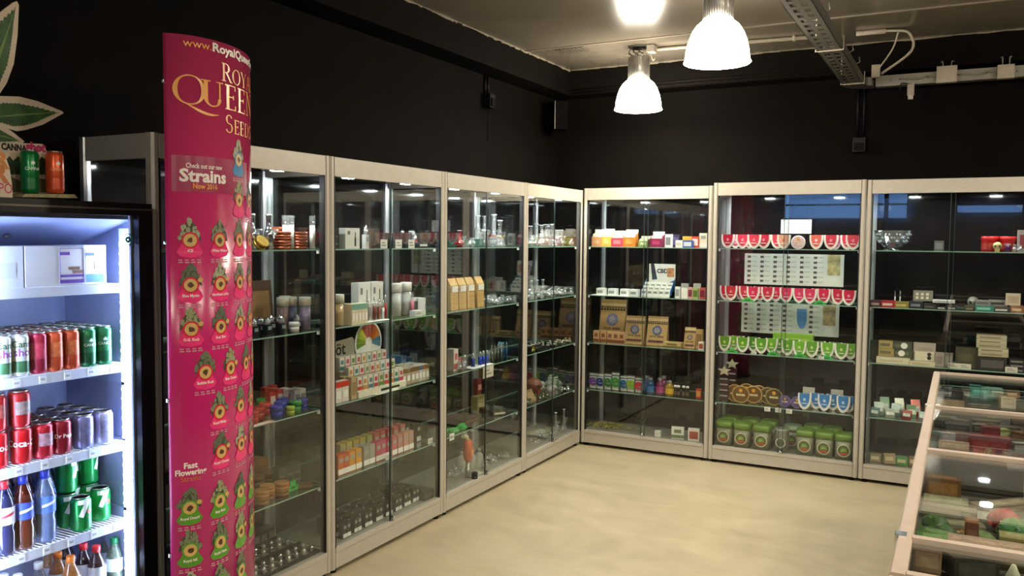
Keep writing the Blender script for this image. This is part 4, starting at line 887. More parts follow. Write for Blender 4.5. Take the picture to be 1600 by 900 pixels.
for r in range(1, 4):
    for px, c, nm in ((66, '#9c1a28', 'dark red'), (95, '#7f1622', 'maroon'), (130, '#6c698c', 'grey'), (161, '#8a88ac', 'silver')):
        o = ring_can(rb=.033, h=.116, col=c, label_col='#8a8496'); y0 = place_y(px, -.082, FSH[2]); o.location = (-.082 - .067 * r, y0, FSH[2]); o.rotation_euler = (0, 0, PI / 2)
        tag(o, f'{nm} soda can, {DEEP[r]}, third fridge shelf', 'drink can', 'soda cans on the third fridge shelf')
# fourth shelf: bottles and green cans
BT = [(8, 'dark soda bottle with a white oval label and red cap', dict(liquid_col='#3a3d6b', label='#e9e4ea', cap='#b8242c', stripe='#b83040'), -.05), (38, 'brown iced tea bottle with a blue label and blue cap', dict(liquid_col='#7c3526', label='#3a52b4', cap='#23309c', stripe='#eef2fa'), -.05),
      (72, 'pale blue water bottle with a blue label', dict(liquid_col='#8fa3cc', label='#5a7fd0', cap='#2334a8', stripe='#eef2fa'), -.05)]
for px, lab, kw, X in BT:
    o = soda_bottle(**kw); fput(o, 3, px, X, lab + ' on the fourth fridge shelf', 'bottle', 'bottles on the fourth fridge shelf', yaw=-.2)
    for r in (1, 2, 3):
        c = dup(o); fput(c, 3, px, X - .068 * r, lab + f', {DEEP[r]}', 'bottle', 'bottles on the fourth fridge shelf', yaw=.3)
UP = dict(rb=.033, h=.116, col='#128a3c', logo='7', ink='#f2f6f2', size=.05, fat=.06, lower='#0f7a34')
for px, X, lv, lab in ((127, -.045, 0, 'green lemonade can with a white seven, front and lowest'), (157, -.085, 0, 'green lemonade can with a white seven, beside the front one'), (105, -.12, 0, 'green lemonade can supporting another, hinge side'), (140, -.16, 0, 'green lemonade can half hidden at the back'),
                       (104, -.13, 1, 'green lemonade can stacked on the hinge side'), (138, -.165, 1, 'green lemonade can stacked behind the front cans'), (110, -.2, 1, 'green lemonade can stacked deepest in shadow'), (112, -.19, 0, 'green lemonade can on the shelf deepest in shadow')):
    o = ring_can(**UP, ang=(-.3 if lv == 0 else .5)); fput(o, 3, px, X, lab + ', fourth fridge shelf', 'drink can', 'green lemonade cans', dz=.1155 * lv)
    mk('dot_print', MB().flat([(.0185 + .0085 * math.cos(2 * PI * i / 12), .068 + .0085 * math.sin(2 * PI * i / 12)) for i in range(12)], [tuple(range(12))], lambda a, b: (.0336 * math.sin(a / .033 + (-.3 if lv == 0 else .5)), -.0336 * math.cos(a / .033 + (-.3 if lv == 0 else .5)), b)), mat('#d5372e', .4, 0, .05, 40), o)
# lowest shelf: bottle tops
for px, X, c, nm, lc in ((30, -.05, '#e9e9ee', 'white', '#9aa0b8'), (62, -.09, '#e9e9ee', 'white', '#8a90a8'), (112, -.05, '#e07a26', 'orange', '#c98a4a'), (92, -.12, '#e07a26', 'orange', '#c98a4a'), (78, -.2, '#e07a26', 'orange', '#c98a4a'), (152, -.06, '#c8262a', 'red', '#5a4240'), (132, -.12, '#c8262a', 'red', '#4a3432'),
                         (105, -.22, '#c8262a', 'red', '#4a3432'), (180, -.075, '#1f7a48', 'green', '#8fa08a'), (170, -.15, '#1f7a48', 'green', '#8fa08a'), (8, -.09, '#d8dae4', 'white', '#8a90a8')):
    o = soda_bottle(rb=.03, h=.2, liquid_col=lc, label='#cfd2da', cap=c); tag(o, '', '')
    fput(o, 4, px, X, f'small bottle with {nm} cap, {"front" if X > -.08 else "middle" if X > -.14 else "rear"} of the lowest fridge shelf' + (', hinge side' if px < 20 else ', mid shelf' if px in (62, 30) else ''), 'bottle', f'{nm} capped bottles on the lowest fridge shelf')

# ------------------------------------------------------------------ on top of the fridge
def on_plane(X, pts): return [((lambda p: (p.y, p.z))(at_x(px, py, X))) for px, py in pts]
X = -.2; c = at_x(-32, 203, X); k = dist(c) / F_PX
ls = tag(empty('leaf_sign', (X, c.y, 1.687)), 'big cut-out hemp leaf sign with cream border standing on the fridge', 'sign')
def leaflet(ang, L, wd, serr=0):
    out = []; n = 14
    def hw(t): return wd * (math.sin(PI * min(1, t ** .85 * 1.0)) ** .9 if t < 1 else 0) + .004 * (1 - t)
    for s in (1, -1):
        rng = range(n + 1) if s == 1 else range(n, -1, -1)
        for i in rng:
            t = i / n; q = hw(t) - (serr if i % 2 and 0 < i < n else 0)
            x, y = L * t, s * max(q, .0008); out.append((c.y - ls.location.y + x * math.cos(ang) - y * math.sin(ang), c.z - 1.687 + x * math.sin(ang) + y * math.cos(ang)))
    return out
LEAFG = mat('#34582a', .5, 0, .35, 30); BORD = mat('#d9c7ae', .5, 0, .05, 20)
def lpx(pts): return [(q.y - ls.location.y, q.z - 1.687) for q in (at_x(px, py, X) for px, py in pts)]
def serrate(pts, amp, n=4):
    out = []; cx = sum(p[0] for p in pts) / len(pts); cz = sum(p[1] for p in pts) / len(pts)
    for i, p in enumerate(pts):
        q = pts[(i + 1) % len(pts)]
        for k in range(n): a = p[0] + (q[0] - p[0]) * k / n; b = p[1] + (q[1] - p[1]) * k / n; out += [(a, b), (a + (cx - a) * amp + (q[0] - p[0]) / n * .2, b + (cz - b) * amp + (q[1] - p[1]) / n * .2)]
    return out
LV = [([(-30, 205), (-42, 120), (-25, 55), (0, 19), (20, 4), (26, 2), (29, 8), (27, 55), (21, 100), (10, 130), (0, 145), (-12, 168)], [(-28, 190), (-30, 120), (-18, 65), (0, 32), (24, 10), (21, 30), (19, 52), (16, 76), (11, 102), (0, 128), (-14, 155)], [(-26, 190), (-6, 90), (23, 12), (-2, 95)]),
      ([(-36, 196), (-20, 162), (0, 150), (30, 151), (58, 158), (97, 174), (99, 177), (66, 195), (40, 203), (26, 205), (10, 200), (-10, 200)], [(-26, 190), (-14, 168), (2, 160), (28, 161), (58, 167), (92, 176), (74, 183), (58, 191), (38, 197), (20, 198), (0, 192)], [(-26, 184), (30, 178), (92, 175.5), (30, 181)]),
      ([(-34, 200), (4, 195), (22, 208), (38, 221), (30, 228), (0, 228), (-20, 220)], [(-26, 206), (0, 203), (16, 212), (31, 221), (0, 222), (-16, 214)], [(-26, 208), (5, 212), (30, 221), (4, 214)])]
LV += [([(-62 - a, b) for a, b in w_][::-1], [(-62 - a, b) for a, b in g_][::-1], [(-62 - a, b) for a, b in v_][::-1]) for w_, g_, v_ in LV]
for n_, (w_, g_, v_) in enumerate(LV):
    lf = mk('leaflet', MB().prism(lpx(w_)[::-1], -.006 - .001 * n_, .002 - .0004 * n_, 'x'), BORD, ls)
    mk('leaf_print', MB().prism(serrate(lpx(g_)[::-1], .09), .002, .0035, 'x'), LEAFG, lf); mk('vein_print', MB().prism(lpx(v_)[::-1], .0035, .004, 'x'), mat('#6f8f4a', .5, 0, .1, 40), lf)
mk('stem', B(-.006, .002, c.y - ls.location.y - .025, c.y - ls.location.y + .025, 0, c.z - 1.687), BORD, ls)
X = -.03; oz = 1.685
bd = tag(empty('can_display', (X, at_x(50, 300, X).y, oz)), 'cream counter display board with two sample cans, standing on the fridge', 'display')
def bpart(name, pts, x0, x1, m, parent=None, ref=bd):
    return mk(name, MB().prism([(y - ref.location.y, z - ref.location.z) for y, z in on_plane(ref.location.x, pts)], x0, x1, 'x'), m, parent or ref)
CREAMB = mat('#d8c6ae', .5, 0, .06, 30)
card = bpart('back_card', [(-12, 306), (104, 306), (97, 268), (90, 238), (82, 224), (40, 222), (-12, 221)], -.052, -.05, CREAMB)
TREES = mat('#31472c', .6, 0, .3, 60)
bpart('tree_print', [(12, 272), (88, 272), (88, 250), (80, 244), (76, 250), (70, 242), (66, 250), (58, 243), (50, 251), (44, 243), (36, 250), (30, 243), (24, 249), (18, 244), (12, 252)], -.05, -.0495, TREES, card)
bpart('tree_print', [(26, 300), (98, 300), (94, 282), (70, 276), (50, 284), (30, 274)], -.05, -.0495, mat('#6f6a4a', .6, 0, .35, 60), card)
mk('tray', MB().prism([(y - bd.location.y, z - oz) for y, z in on_plane(X, [(22, 308), (111, 310), (106, 304), (30, 303)])], -.05, .035, 'x'), mat('#a59a70', .6, 0, .3, 70), bd)
def flat_words(ref, body, px, py, size, m, X, fat=.03, sx=1.):
    q = at_x(px, py, ref.location.x + X); p, f = text2d(body, size, fat); mk('lettering', MB().flat(p, f, lambda a, b: (X, q.y - ref.location.y + a * sx, q.z - ref.location.z + b)), m, ref)
flat_words(bd, 'CANNA', 22, 235, .019, SEAL, -.0485, .05, .8); flat_words(bd, 'shot', 56, 236, .026, mat('#b8245c', .4, 0, .06, 40), -.0485, .06, .95)
bpart('emblem', [(70, 235), (82, 235), (79, 228), (75, 226)], -.05, -.0495, mat('#a8884a', .5, 0, .1, 40), card)
for px, col, lw, nm in ((49, '#0f7a3c', '#0c6a34', 'green'), (88, '#d8562a', '#c84a20', 'orange')):
    o = ring_can(col=col, lower=lw, label_col=None, h=.134); leaf_emblem(o, .0265, .09)
    p, f = text2d('CANNA', .009, .02, cut=.3); mk('lettering', MB().flat(p, f, lambda a, b: (.0269 * math.sin(a / .0265), -.0269 * math.cos(a / .0265), .072 + b)), mat('#e6efe4' if nm == 'green' else '#e8a07a', .4, 0, .05, 40), o)
    z = at_x(px, 303, X).z + .001; o.location = (X - .005, place_y(px, X, z), z); o.rotation_euler = (0, 0, PI / 2 - .2); tag(o, f'{nm} sample can standing in the cream display on the fridge', 'drink can')
X = .015
b2 = tag(empty('poster_board', (X, at_x(0, 300, X).y, oz)), 'cream board with orange letters at the hinge corner of the fridge top', 'sign')
cd = bpart('board', [(-40, 312), (20, 309), (19, 290), (15, 262), (9, 246), (0, 236), (-40, 230)], -.004, 0, mat('#e0cdb6', .5, 0, .05, 30), None, b2)
flat_words(b2, 'PO', 9, 302, .03, mat('#c8265c', .4, 0, .06, 40), .0012, .0, .75); flat_words(b2, 'R', 0, 284, .05, mat('#c87a3a', .5, 0, .15, 50), .0012, .05); flat_words(b2, 'R', 2, 262, .045, mat('#d0863f', .5, 0, .15, 50), .0012, .05)

# ------------------------------------------------------------------ goods on the back-wall shelves
def mB(code, sh, dep): return mpx(code, sh, 1000 if code == 'B1' else 1230 if code == 'B2' else 1480, dep)
k = mB('B1', 0, .12)
for px, w_, h_, c, ink, fill, d in ((924, 17, 27, '#f4efe6', '#e8a06a', '#f0b98a', 'pale orange display carton of rolling papers'), (940, 16, 28, '#f6f2ea', '#e8c64a', '#f2dc8a', 'yellow display carton with a white raised back'), (963, 20, 25, '#f3eae6', '#d8455a', '#e88a94', 'rose red display carton with a white raised back'),
                                    (984, 20, 27, '#f6efe4', '#d8842a', '#e8a24a', 'orange display carton with a white raised back'), (1007, 15, 17, '#dfe6cc', '#8a9a5a', '#c8d2a8', 'pale green low carton with leaf print'), (1027, 19, 24, '#e6d8dc', '#8a1f4a', '#b23a68', 'magenta display carton with a pale lid')):
    row(open_display, 'B1', 0, [px], .13, d, 'display carton', w=w_ * k, h=h_ * k, d=.07, col=c, ink=ink, fill=fill)
for px, w_, h_, c, ink, st, d, dep in ((1045, 10, 20, '#f4f4f0', '#8a8f94', 'label', 'slim white carton with a grey emblem', .1), (1057, 10, 20, '#2a2440', '#5a4a80', 'label', 'dark violet narrow carton', .14), (1062, 11, 11, '#f4f2ee', '#d0cdc6', 'spine', 'short white carton beside the violet one', .08),
                                       (1074, 15, 11, '#2f5fae', '#d8dde6', 'label', 'blue carton in front of a yellow one', .08), (1075, 15, 17, '#e0c04a', '#c89a2a', 'top', 'yellow carton standing behind the blue one', .15), (1087, 11, 17, '#d2452f', '#f0d8d0', 'label', 'red carton with a pale panel', .12), (1097, 12, 22, '#e6dcc6', '#b8a888', 'foot', 'cream carton with raised top at the post', .13)):
    row(carton, 'B1', 0, [px], dep, d, 'carton', w=w_ * k, h=h_ * k, d=.04, col=c, ink=ink, style=st)
row(carton, 'B1', 1, [940, 958, 977, 992], .09, 'square white jar carton with grey rim', 'carton', w=.063, d=.06, h=.052, col='#eef0ee', ink='#9aa0a0', style='spine')
flat = row(flat_sheet, 'B1', 1, [955], .08, 'long white paper liner under the jar cartons', 'paper', w=.3, d=.1)
# white counter display with CBD header
cb = empty('counter_display'); kk = mB('B1', 1, .17); k = kk
tag(cb, 'white and blue counter display reading CBD on second shelf of paper-bag cabinet', 'display'); put(cb, 'B1', 1, 1028, .17)
W_, H_ = 46 * k, 50 * k
hd = mk('header_card', B(-W_ * .42, W_ / 2, .06, .064, 0, H_), WHITE, cb)
p, f = text2d('CBD', .03, .045); mk('lettering', MB().flat(p, f, lambda a, b: (.0 + .012 + a, .0592, H_ * .72 + b)), mat('#3a3d42', .5, 0, .05, 40), hd)
mk('print', MB().prism([(-W_ * .36, H_), (-W_ * .24, H_), (-W_ * .12, H_ * .52), (-W_ * .3, H_ * .5)], .0588, .0598, 'y'), mat('#2c3542', .5, 0, .5, 60), hd)
mk('print', B(W_ * .22, W_ * .46, .0588, .0598, H_ * .6, H_ * .88), mat('#c98a5a', .5, 0, .5, 45), hd)
mk('blue_wave', MB().prism([(-W_ * .42, H_ * .34), (-W_ * .1, H_ * .42), (W_ * .2, H_ * .38), (W_ / 2, H_ * .52), (W_ / 2, H_ * .1), (-W_ * .42, H_ * .1)], .0588, .0598, 'y'), mat('#1f5fb4', .4, 0, .1, 30), hd)
for x in (-W_ / 2, W_ / 2 - .003): mk('side_card', MB().prism([(-.06, 0), (.06, 0), (.06, H_ * .55), (-.06, H_ * .16)], x, x + .003, 'x'), mat('#3f7fc0', .4, 0, .3, 12), cb)
mk('tray', B(-W_ / 2, W_ / 2, -.06, .06, 0, .012), WHITE, cb)
for r in range(3):
    for i in range(5):
        b = carton(w=W_ / 5 * .92, d=.03, h=.042, col='#eef0ec', ink='#8d9490', style='spine'); b.location = Vector((cb.location.x - W_ / 2 + W_ / 5 * (i + .5), cb.location.y - .042 + .036 * r, 1.164 + .025 * r))
        tag(b, f'small white dropper carton, {ORD[i]} from corner end, {("front", "middle", "rear")[r]} row of the counter display', 'carton', f'dropper cartons, {("front", "middle", "rear")[r]} row of the counter display')
        if r: mk('riser', B(-W_ / 10, W_ / 10, -.018, .018, -.025 * r, 0), WHITE, b)
for px, w_, h_, c, ink, st, d, dep in ((1059, 7, 17, '#eceeea', '#a0a4a0', 'label', 'slim white tube carton next to the counter display', .1), (1070, 10, 22, '#f0f0ea', '#a0a4a0', 'top', 'tall white tube carton, second from the counter display', .12), (1079, 7, 17, '#d8a0a0', '#7a2430', 'label', 'pink and maroon carton by the tall white tube', .09),
                                       (1089, 10, 22, '#ecece2', '#b0b4aa', 'top', 'tall white carton behind green roll pack', .16), (1087, 8, 16, '#a8c070', '#5a7a30', 'label', 'green patterned roll pack', .09), (1098, 9, 17, '#c05a50', '#7a2430', 'label', 'red and green patterned roll pack by the post', .09)):
    row(carton, 'B1', 1, [px], dep, d, 'carton', w=w_ * k, h=h_ * k, d=.03, col=c, ink=ink, style=st)
k = mB('B1', 2, .2)
row(paper_bag, 'B1', 2, [957], .23, 'largest kraft paper bag with round leaf emblem', 'paper bag', w=42 * k, h=66 * k, d=.09, logo='#6a6a8e')
row(paper_bag, 'B1', 2, [992], .17, 'medium kraft paper bag next to the largest one', 'paper bag', w=31 * k, h=43 * k, d=.07)
row(paper_bag, 'B1', 2, [1027], .17, 'medium kraft paper bag, second from the largest one', 'paper bag', w=32 * k, h=44 * k, d=.07)
row(paper_bag, 'B1', 2, [1078], .14, 'small kraft paper bag near the cabinet post', 'paper bag', w=17 * k, h=31 * k, d=.05, logo='#6a5a40')
row(carton, 'B1', 2, [932.5, 943.5, 954, 963, 971], .07, 'small kraft carton with brown print', 'carton', w=9.5 * k, h=19 * k, d=.035, col='#c2986a', ink='#7a4a32', style='band')
row(carton, 'B1', 2, [1052], .1, 'flat olive and cream box lying down', 'box', w=28 * k, h=8 * k, d=.08, col='#b8a06a', ink='#6a5c34', style='band')
row(carton, 'B1', 2, [1093], .12, 'tan carton behind the small white label box', 'carton', w=10 * k, h=29 * k, d=.04, col='#bf9a68', ink='#8a6a44', style='label')
row(carton, 'B1', 2, [1096], .07, 'small white and red label box by the post', 'carton', w=8 * k, h=12 * k, d=.03, col='#e6e2d6', ink='#b0523a', style='label')
k = mB('B1', 3, .1)
for px, c, d, h_ in ((927, '#6a2a92', 'purple lettered zip bag', 25), (938, '#23307a', 'navy lettered zip bag', 25), (950, '#2a6a34', 'dark green lettered zip bag', 26), (962, '#3a8a3a', 'mid green lettered zip bag, taller one', 29), (975, '#1d5a8a', 'teal blue lettered zip bag', 25), (986, '#8ab02a', 'lime green lettered zip bag', 26), (997, '#c8232a', 'bright red lettered zip bag', 24)):
    row(zip_bag, 'B1', 3, [px], .1, d, 'zip bag', 'zip bags with a coloured letter', w=11.6 * k, h=h_ * k, col=c, jit=.03)
for px, c, d, h_ in ((1016, '#3f6a9e', 'blue liquid bottle with clear cap', 26), (1031, '#a0407a', 'magenta liquid bottle with clear cap', 27), (1046, '#d0a82a', 'yellow liquid bottle with clear cap', 24), (1010, '#5a7aa0', 'pale blue bottle behind the blue one', 26), (1037, '#8a3a6a', 'plum bottle behind the magenta one', 28)):
    row(bottle, 'B1', 3, [px], .16 if 'behind' in d else .09, d, 'bottle', rb=6.5 * k, h=h_ * k, body=liquid(c), cap=CLEARP, label=c, neck=.5)
row(bottle, 'B1', 3, [1054, 1060, 1068, 1074], .1, 'small dark dropper bottle with white cap', 'bottle', rb=2.6 * k, h=17 * k, body=mat('#2a2220', .2, 0, .1, 30), cap=WHITE, label='#5a4a3a', neck=.8)
row(carton, 'B1', 3, [1092], .1, 'little red carton with orange print by the post', 'carton', w=8 * k, h=15 * k, d=.03, col='#a83228', ink='#d8903a', style='label')
k = mB('B1', 4, .1)
row(carton, 'B1', 4, [1028], .08, 'tiny blank white box', 'box', w=9 * k, h=9 * k, d=.03, col='#efece2', ink='#e6e2d6', style='spine')
row(carton, 'B1', 4, [1059], .09, 'white tilted card box with green foot', 'box', w=19 * k, h=18 * k, d=.03, col='#e4e2d6', ink='#6a7a58', style='band', yaw=.15)
row(carton, 'B1', 4, [1084], .08, 'white tilted card box with red panel', 'box', w=17 * k, h=19 * k, d=.03, col='#e2ded2', ink='#a8483a', style='label', yaw=.15)
# loose dried flowers in a heap, past counting
hp = MB(); c0 = spot('B1', 4, 950, .2)[0]
for i in range(170):
    x, y = random.gauss(0, .085), random.gauss(0, .05); z = max(0, .03 - (x * x / .4 + y * y / .15)) * random.random() + .004
    if abs(x) < .2 and abs(y) < .13: hp.blob((x, y, z + .004), .009, .007, .006, 5, 3, 0, .3)
h = mk('dried_flowers', hp, mat('#a89a4e', .8, 0, .35, 60), None, c0); h['kind'] = 'stuff'; h['label'] = 'heap of dried yellow flowers on the floor of the paper-bag cabinet'; h['category'] = 'dried flowers'

# seed-pack cabinet
k = mB('B2', 0, .1)
def packs(sh, pxs, dep, cols, nm, pk, w_, h_, wh='#efe9e2'):
    for (c, d, sub) in cols:
        row(shield, 'B2', sh, [pxs[i] for i in sub], [dep[i] for i in sub] if isinstance(dep, list) else dep, d, 'seed pack', f'{nm} seed packs', tilt=-.09, jit=.12, w=w_ * k, h=h_ * k, col=c, print_col=pk, white=wh)
T = [1137, 1160, 1179, 1193, 1209, 1298, 1324, 1335]
packs(0, T, .1, [('#b80f33', 'crimson shield seed pack with white rim', [0, 3, 5]), ('#cf1f48', 'rose red shield seed pack with white rim', [1, 4, 6]), ('#d42f4c', 'bright red shield seed pack with white rim', [2, 7])], 'red', '#e88ba0', 21, 22)
row(shield, 'B2', 0, [1225], .1, 'pale salmon shield seed pack turned to its back', 'seed pack', tilt=-.09, w=20 * k, h=22 * k, col='#e0a58a', print_col='#d8604a')
row(clamshell, 'B2', 0, [1247], .1, 'white round pack with a rosy badge', 'seed pack', r_=10.5 * k, col='#f2eeee', lab='#e6c4cf', mats=mat('#f0ecea', .4, 0, .05, 30))
row(shield, 'B2', 0, [1275], .09, 'half pale half red shield seed pack', 'seed pack', tilt=-.09, w=20 * k, h=22 * k, col='#d85a50', print_col='#f0d0c8')
row(shield, 'B2', 0, [1148, 1170, 1305], .14, 'pink edge-on shield seed pack standing behind', 'seed pack', tilt=-.09, yaw=.7, w=19 * k, h=21 * k, col='#d84a78', print_col='#f0b0c0')
S = [1127, 1143, 1158, 1164, 1178, 1187, 1199, 1212, 1228, 1247, 1266, 1278, 1288, 1303, 1309, 1327]
dp = [.1 if i not in (2, 5, 7, 11, 13) else .15 for i in range(16)]
packs(1, S, dp, [('#c21a3c', 'crimson shield seed pack', [0, 3, 6, 14, 15]), ('#c02a2a', 'brick red shield seed pack', [1]), ('#cf2350', 'raspberry shield seed pack', [2, 4, 5, 7, 12, 13]), ('#d8305f', 'pink shield seed pack', [8, 9, 10, 11])], 'second shelf', '#f08aa0', 20, 23)
G = [1131, 1146, 1160, 1152, 1177, 1189, 1205, 1217, 1230, 1239, 1250, 1268, 1279, 1294, 1305, 1314, 1331]
dp = [.1, .15, .1, .17, .16, .1, .15, .17, .1, .16, .1, .1, .16, .1, .15, .09, .1]
packs(2, G, dp, [('#5b9a1e', 'leaf green shield seed pack', [0, 2, 5, 8, 11, 15]), ('#6fae2a', 'lime shield seed pack', [1, 6, 10, 13, 16]), ('#4a8a24', 'dark green shield seed pack', [3, 4, 7, 9, 12, 14])], 'green', '#cfe08a', 20, 24)
row(carton, 'B2', 2, [1239], .26, 'wide lime green box behind the green packs', 'box', w=62 * k, h=31 * k, d=.06, col='#8ab53a', ink='#a8cc5a', style='label')
for sh, pxs in ((1, (1168, 1281)), (2, (1144, 1208, 1250, 1292))): row(leaf_tag, 'B2', sh, pxs, .048, 'green leaf-shaped price tag', 'price tag', w=19 * k, h=8 * k)
row(price_card, 'B2', 2, [1178, 1283], .045, 'small white price card under the green packs', 'price tag', w=8 * k, h=4 * k)
row(clamshell, 'B2', 3, [1148, 1157], [.12, .09], 'amber round seed pack with orange badge', 'seed pack', r_=14 * k)
row(clamshell, 'B2', 3, [1166, 1185, 1177], [.2, .13, .17], 'gold round seed pack with orange badge', 'seed pack', r_=14 * k, col='#d8b36a')
row(clamshell, 'B2', 3, [1200, 1209], [.16, .12], 'brown round seed pack with olive rim', 'seed pack', r_=13.5 * k, col='#a89a5a', lab='#4f3c20')
row(clamshell, 'B2', 3, [1226, 1242], .1, 'purple blossom-shaped seed pack', 'seed pack', r_=9 * k, col='#8a7ab0', lab='#5c4a8a', mats=mat('#77689c', .4, 0, .2, 50))
Bl = [1257, 1275, 1288, 1301, 1317, 1330]
row(shield, 'B2', 3, Bl, [.09, .13, .11, .14, .09, .12], 'sky blue shield seed pack with white rim', 'seed pack', tilt=-.09, jit=.1, w=20 * k, h=25 * k, col='#2f7cc0', print_col='#bcd8ee')
row(price_card, 'B2', 3, [1263, 1307], .17, 'pale card standing behind the blue packs', 'price tag', w=18 * k, h=32 * k, col='#bfbdb2')
for px in (1198, 1216, 1232): pass
row(price_card, 'B2', 3, [1199, 1216, 1233], .034, 'white price card hanging at the shelf edge', 'price tag', dz=-.03, w=9 * k, h=7 * k)
# narrow card rack with white star shapes
for px, dep, h_, d in ((1130, .1, 58, 'dark narrow card rack topped by a white star, nearer the glass'), (1144, .2, 68, 'dark narrow card rack topped by a white star, further back')):
    r = empty('card_rack'); hh = h_ * k * .92; w_ = 15 * k
    mk('rack_back', B(-w_ / 2, w_ / 2, 0, .01, 0, hh * .84), mat('#2a1214', .5, 0, .2, 30), r)
    for i in range(8): mk('card', B(-w_ * .42, w_ * .42, -.012, 0, hh * (.06 + .085 * i), hh * (.06 + .085 * i) + .012), mat('#9a8f90' if i % 2 else '#4a2c2c', .5, 0, .1, 40), r)
    mk('star', MB().prism([(math.cos(PI / 2 + PI * i / 5) * (w_ * .75 if i % 2 == 0 else w_ * .34), hh * .93 + math.sin(PI / 2 + PI * i / 5) * (w_ * .6 if i % 2 == 0 else w_ * .28)) for i in range(10)], -.004, 0, 'y'), mat('#c9c3a8', .5, 0, .08, 40), r)
    put(r, 'B2', 3, px, dep); tag(r, d, 'card rack')
k = mB('B2', 4, .1)
row(bucket, 'B2', 4, [1129, 1160, 1191, 1258, 1288, 1320], .11, 'grey-green square tub with lime lid', 'tub', w=27 * k, h=39 * k)
row(bucket, 'B2', 4, [1142, 1172, 1202, 1270, 1300], .27, 'grey-green square tub with lime lid behind', 'tub', w=27 * k, h=39 * k)
row(silver_tin, 'B2', 4, [1221], .1, 'round silver tin among the tubs', 'tin', r_=11 * k, h=36 * k)
row(bucket, 'B2', 4, [1238], .26, 'pale grey square tub behind the silver tin', 'tub', w=26 * k, h=36 * k, body='#a8aca0', lid='#8a9a80')
# wall charts hung inside the cabinet, blank card
def chart(px0, px1, py0, py1, dep, label, pics):
    x0 = place_x(px0, dep, 1.3); x1 = place_x(px1, dep, 1.3); kk = dist((x0, dep, 1.3)) / F_PX; zt = 1.58 + 0; c = (x0 + x1) / 2
    def zpx(py): return at_y((px0 + px1) / 2, py, dep).z
    z1, z0 = zpx(py0), zpx(py1); o = mk('wall_chart', B(-(x1 - x0) / 2, (x1 - x0) / 2, 0, .002, 0, z1 - z0), mat('#cfccc0', .5, 0, .05, 12), None, (c, dep, z0)); tag(o, label, 'chart'); w_, h_ = x1 - x0, z1 - z0
    for cx in range(7):
        if cx in pics: continue
        mb = MB(); sub = MB()
        for i in range(6):
            z = h_ * (.93 - .155 * i); x = -w_ / 2 + w_ * (.03 + .135 * cx)
            mb.box(x, x + w_ * .035, -.001, 0, z - h_ * .075, z); sub.box(x + w_ * .042, x + w_ * .1, -.0008, 0, z - h_ * .05, z - h_ * .01)
        mk('entry_print', mb, mat('#5a4a48', .6, 0, .4, 120), o); mk('text_print', sub, mat('#b5b1a6', .6, 0, .3, 200), o)
    for cx, (col, kind) in pics.items():
        x = -w_ / 2 + w_ * (.03 + .135 * cx)
        if kind == 'scene': mk('picture_print', B(x, x + w_ * .125, -.001, 0, h_ * .35, h_), mat(col, .5, 0, .45, 25), o)
        else: mk('picture_print', MB().prism([(x + w_ * .06 + math.cos(PI + PI * i / 10) * w_ * .05, h_ * .55 + math.sin(PI + PI * i / 10) * h_ * .35) for i in range(11)] + [(x + w_ * .11, h_ * .82), (x + w_ * .01, h_ * .82)], -.001, 0, 'y'), mat(col, .5, 0, .15, 60), o)
    return o
def at_y(px, py, Y):
    d = FWD + RGT * ((px - 800) / F_PX) - UPV * ((py - 450) / F_PX); return EYE + d * ((Y - EYE.y) / d.y)
chart(1163, 1318, 397, 446, .385, 'white wall chart of seed strains hung under the top shelf', {6: ('#b0a070', 'scene')})
chart(1160, 1313, 473, 523, .385, 'white wall chart with a blue shield picture hung above the green packs', {4: ('#5a86b8', 'shield'), 6: ('#a8906a', 'scene')})
x = place_x(1244, .38, 1.7); o = tag(mk('blank_card', B(-.105, .105, 0, .003, 0, .1), WHITE, None, (x, .38, at_y(1244, 365, .38).z)), 'blank white card hung on the back of the seed-pack cabinet', 'card')
for a in (-.085, .085): mk('clip', B(a - .006, a + .006, -.003, 0, .092, .104), STEEL, o)

# crystal-bowl cabinet
k = mB('B3', 0, .15)
cr = mk('crystal_bowl', MB().lathe([(.02, .018), (.05, .02), (.085, .05), (.11, .095), (.117, .13), (.113, .13), (.1, .09), (.07, .05), (.0, .03)], 18, flat=True, close=False), CRYSTAL)
mk('foot', MB().lathe([(.055, 0), (.05, .006), (.02, .012), (.022, .02)], 18), CRYSTAL, cr)
st = MB()
for i in range(30): a = 2 * PI * i / 10 + .3 * (i // 10); z = .06 + .022 * (i // 10); r_ = .085 + .011 * (i // 10); st.blob((r_ * math.cos(a), r_ * math.sin(a), z), .006, .006, .006, 6, 4)
mk('cut_studs', st, mat('#eef2f4', .08, .3, .03, 40), cr).data; put(cr, 'B3', 0, 1391, .15); tag(cr, 'cut crystal bowl on the top shelf, back-wall cabinet by the counters', 'bowl')
row(carton, 'B3', 0, [1467], .2, 'small dim clear box', 'box', w=.055, h=.065, d=.05, col='#4a4a46', ink='#6a6a64', style='label')
for px, d in ((1546, 'red round tin, nearer the crystal bowl'), (1567, 'red round tin, nearer the grey label box')):
    o = mk('tobacco_tin', MB().lathe([(.045, 0), (.046, .07), (.048, .072), (.048, .092), (.044, .095)], 24), mat('#c01f22', .35, .1, .08, 40)); mk('label', MB().lathe([(.0465, .012), (.0465, .055)], 24, close=False), mat('#9a2a20', .4, .1, .3, 40), o); put(o, 'B3', 0, px, .16); tag(o, d + ', top shelf', 'tin')
row(skull, 'B3', 0, [1558], .08, 'gold skull ornament before the red tins', 'ornament', s=.06, col='#b5a36a')
row(bottle, 'B3', 0, [1574], .09, 'small violet glass jar', 'jar', rb=.018, h=.05, body=liquid('#6a3a78'), cap=CLEARP, neck=.8)
row(water_pipe, 'B3', 0, [1585], .09, 'tiny clear glass pipe head', 'pipe', h=.045, rb=.02, kind=2)
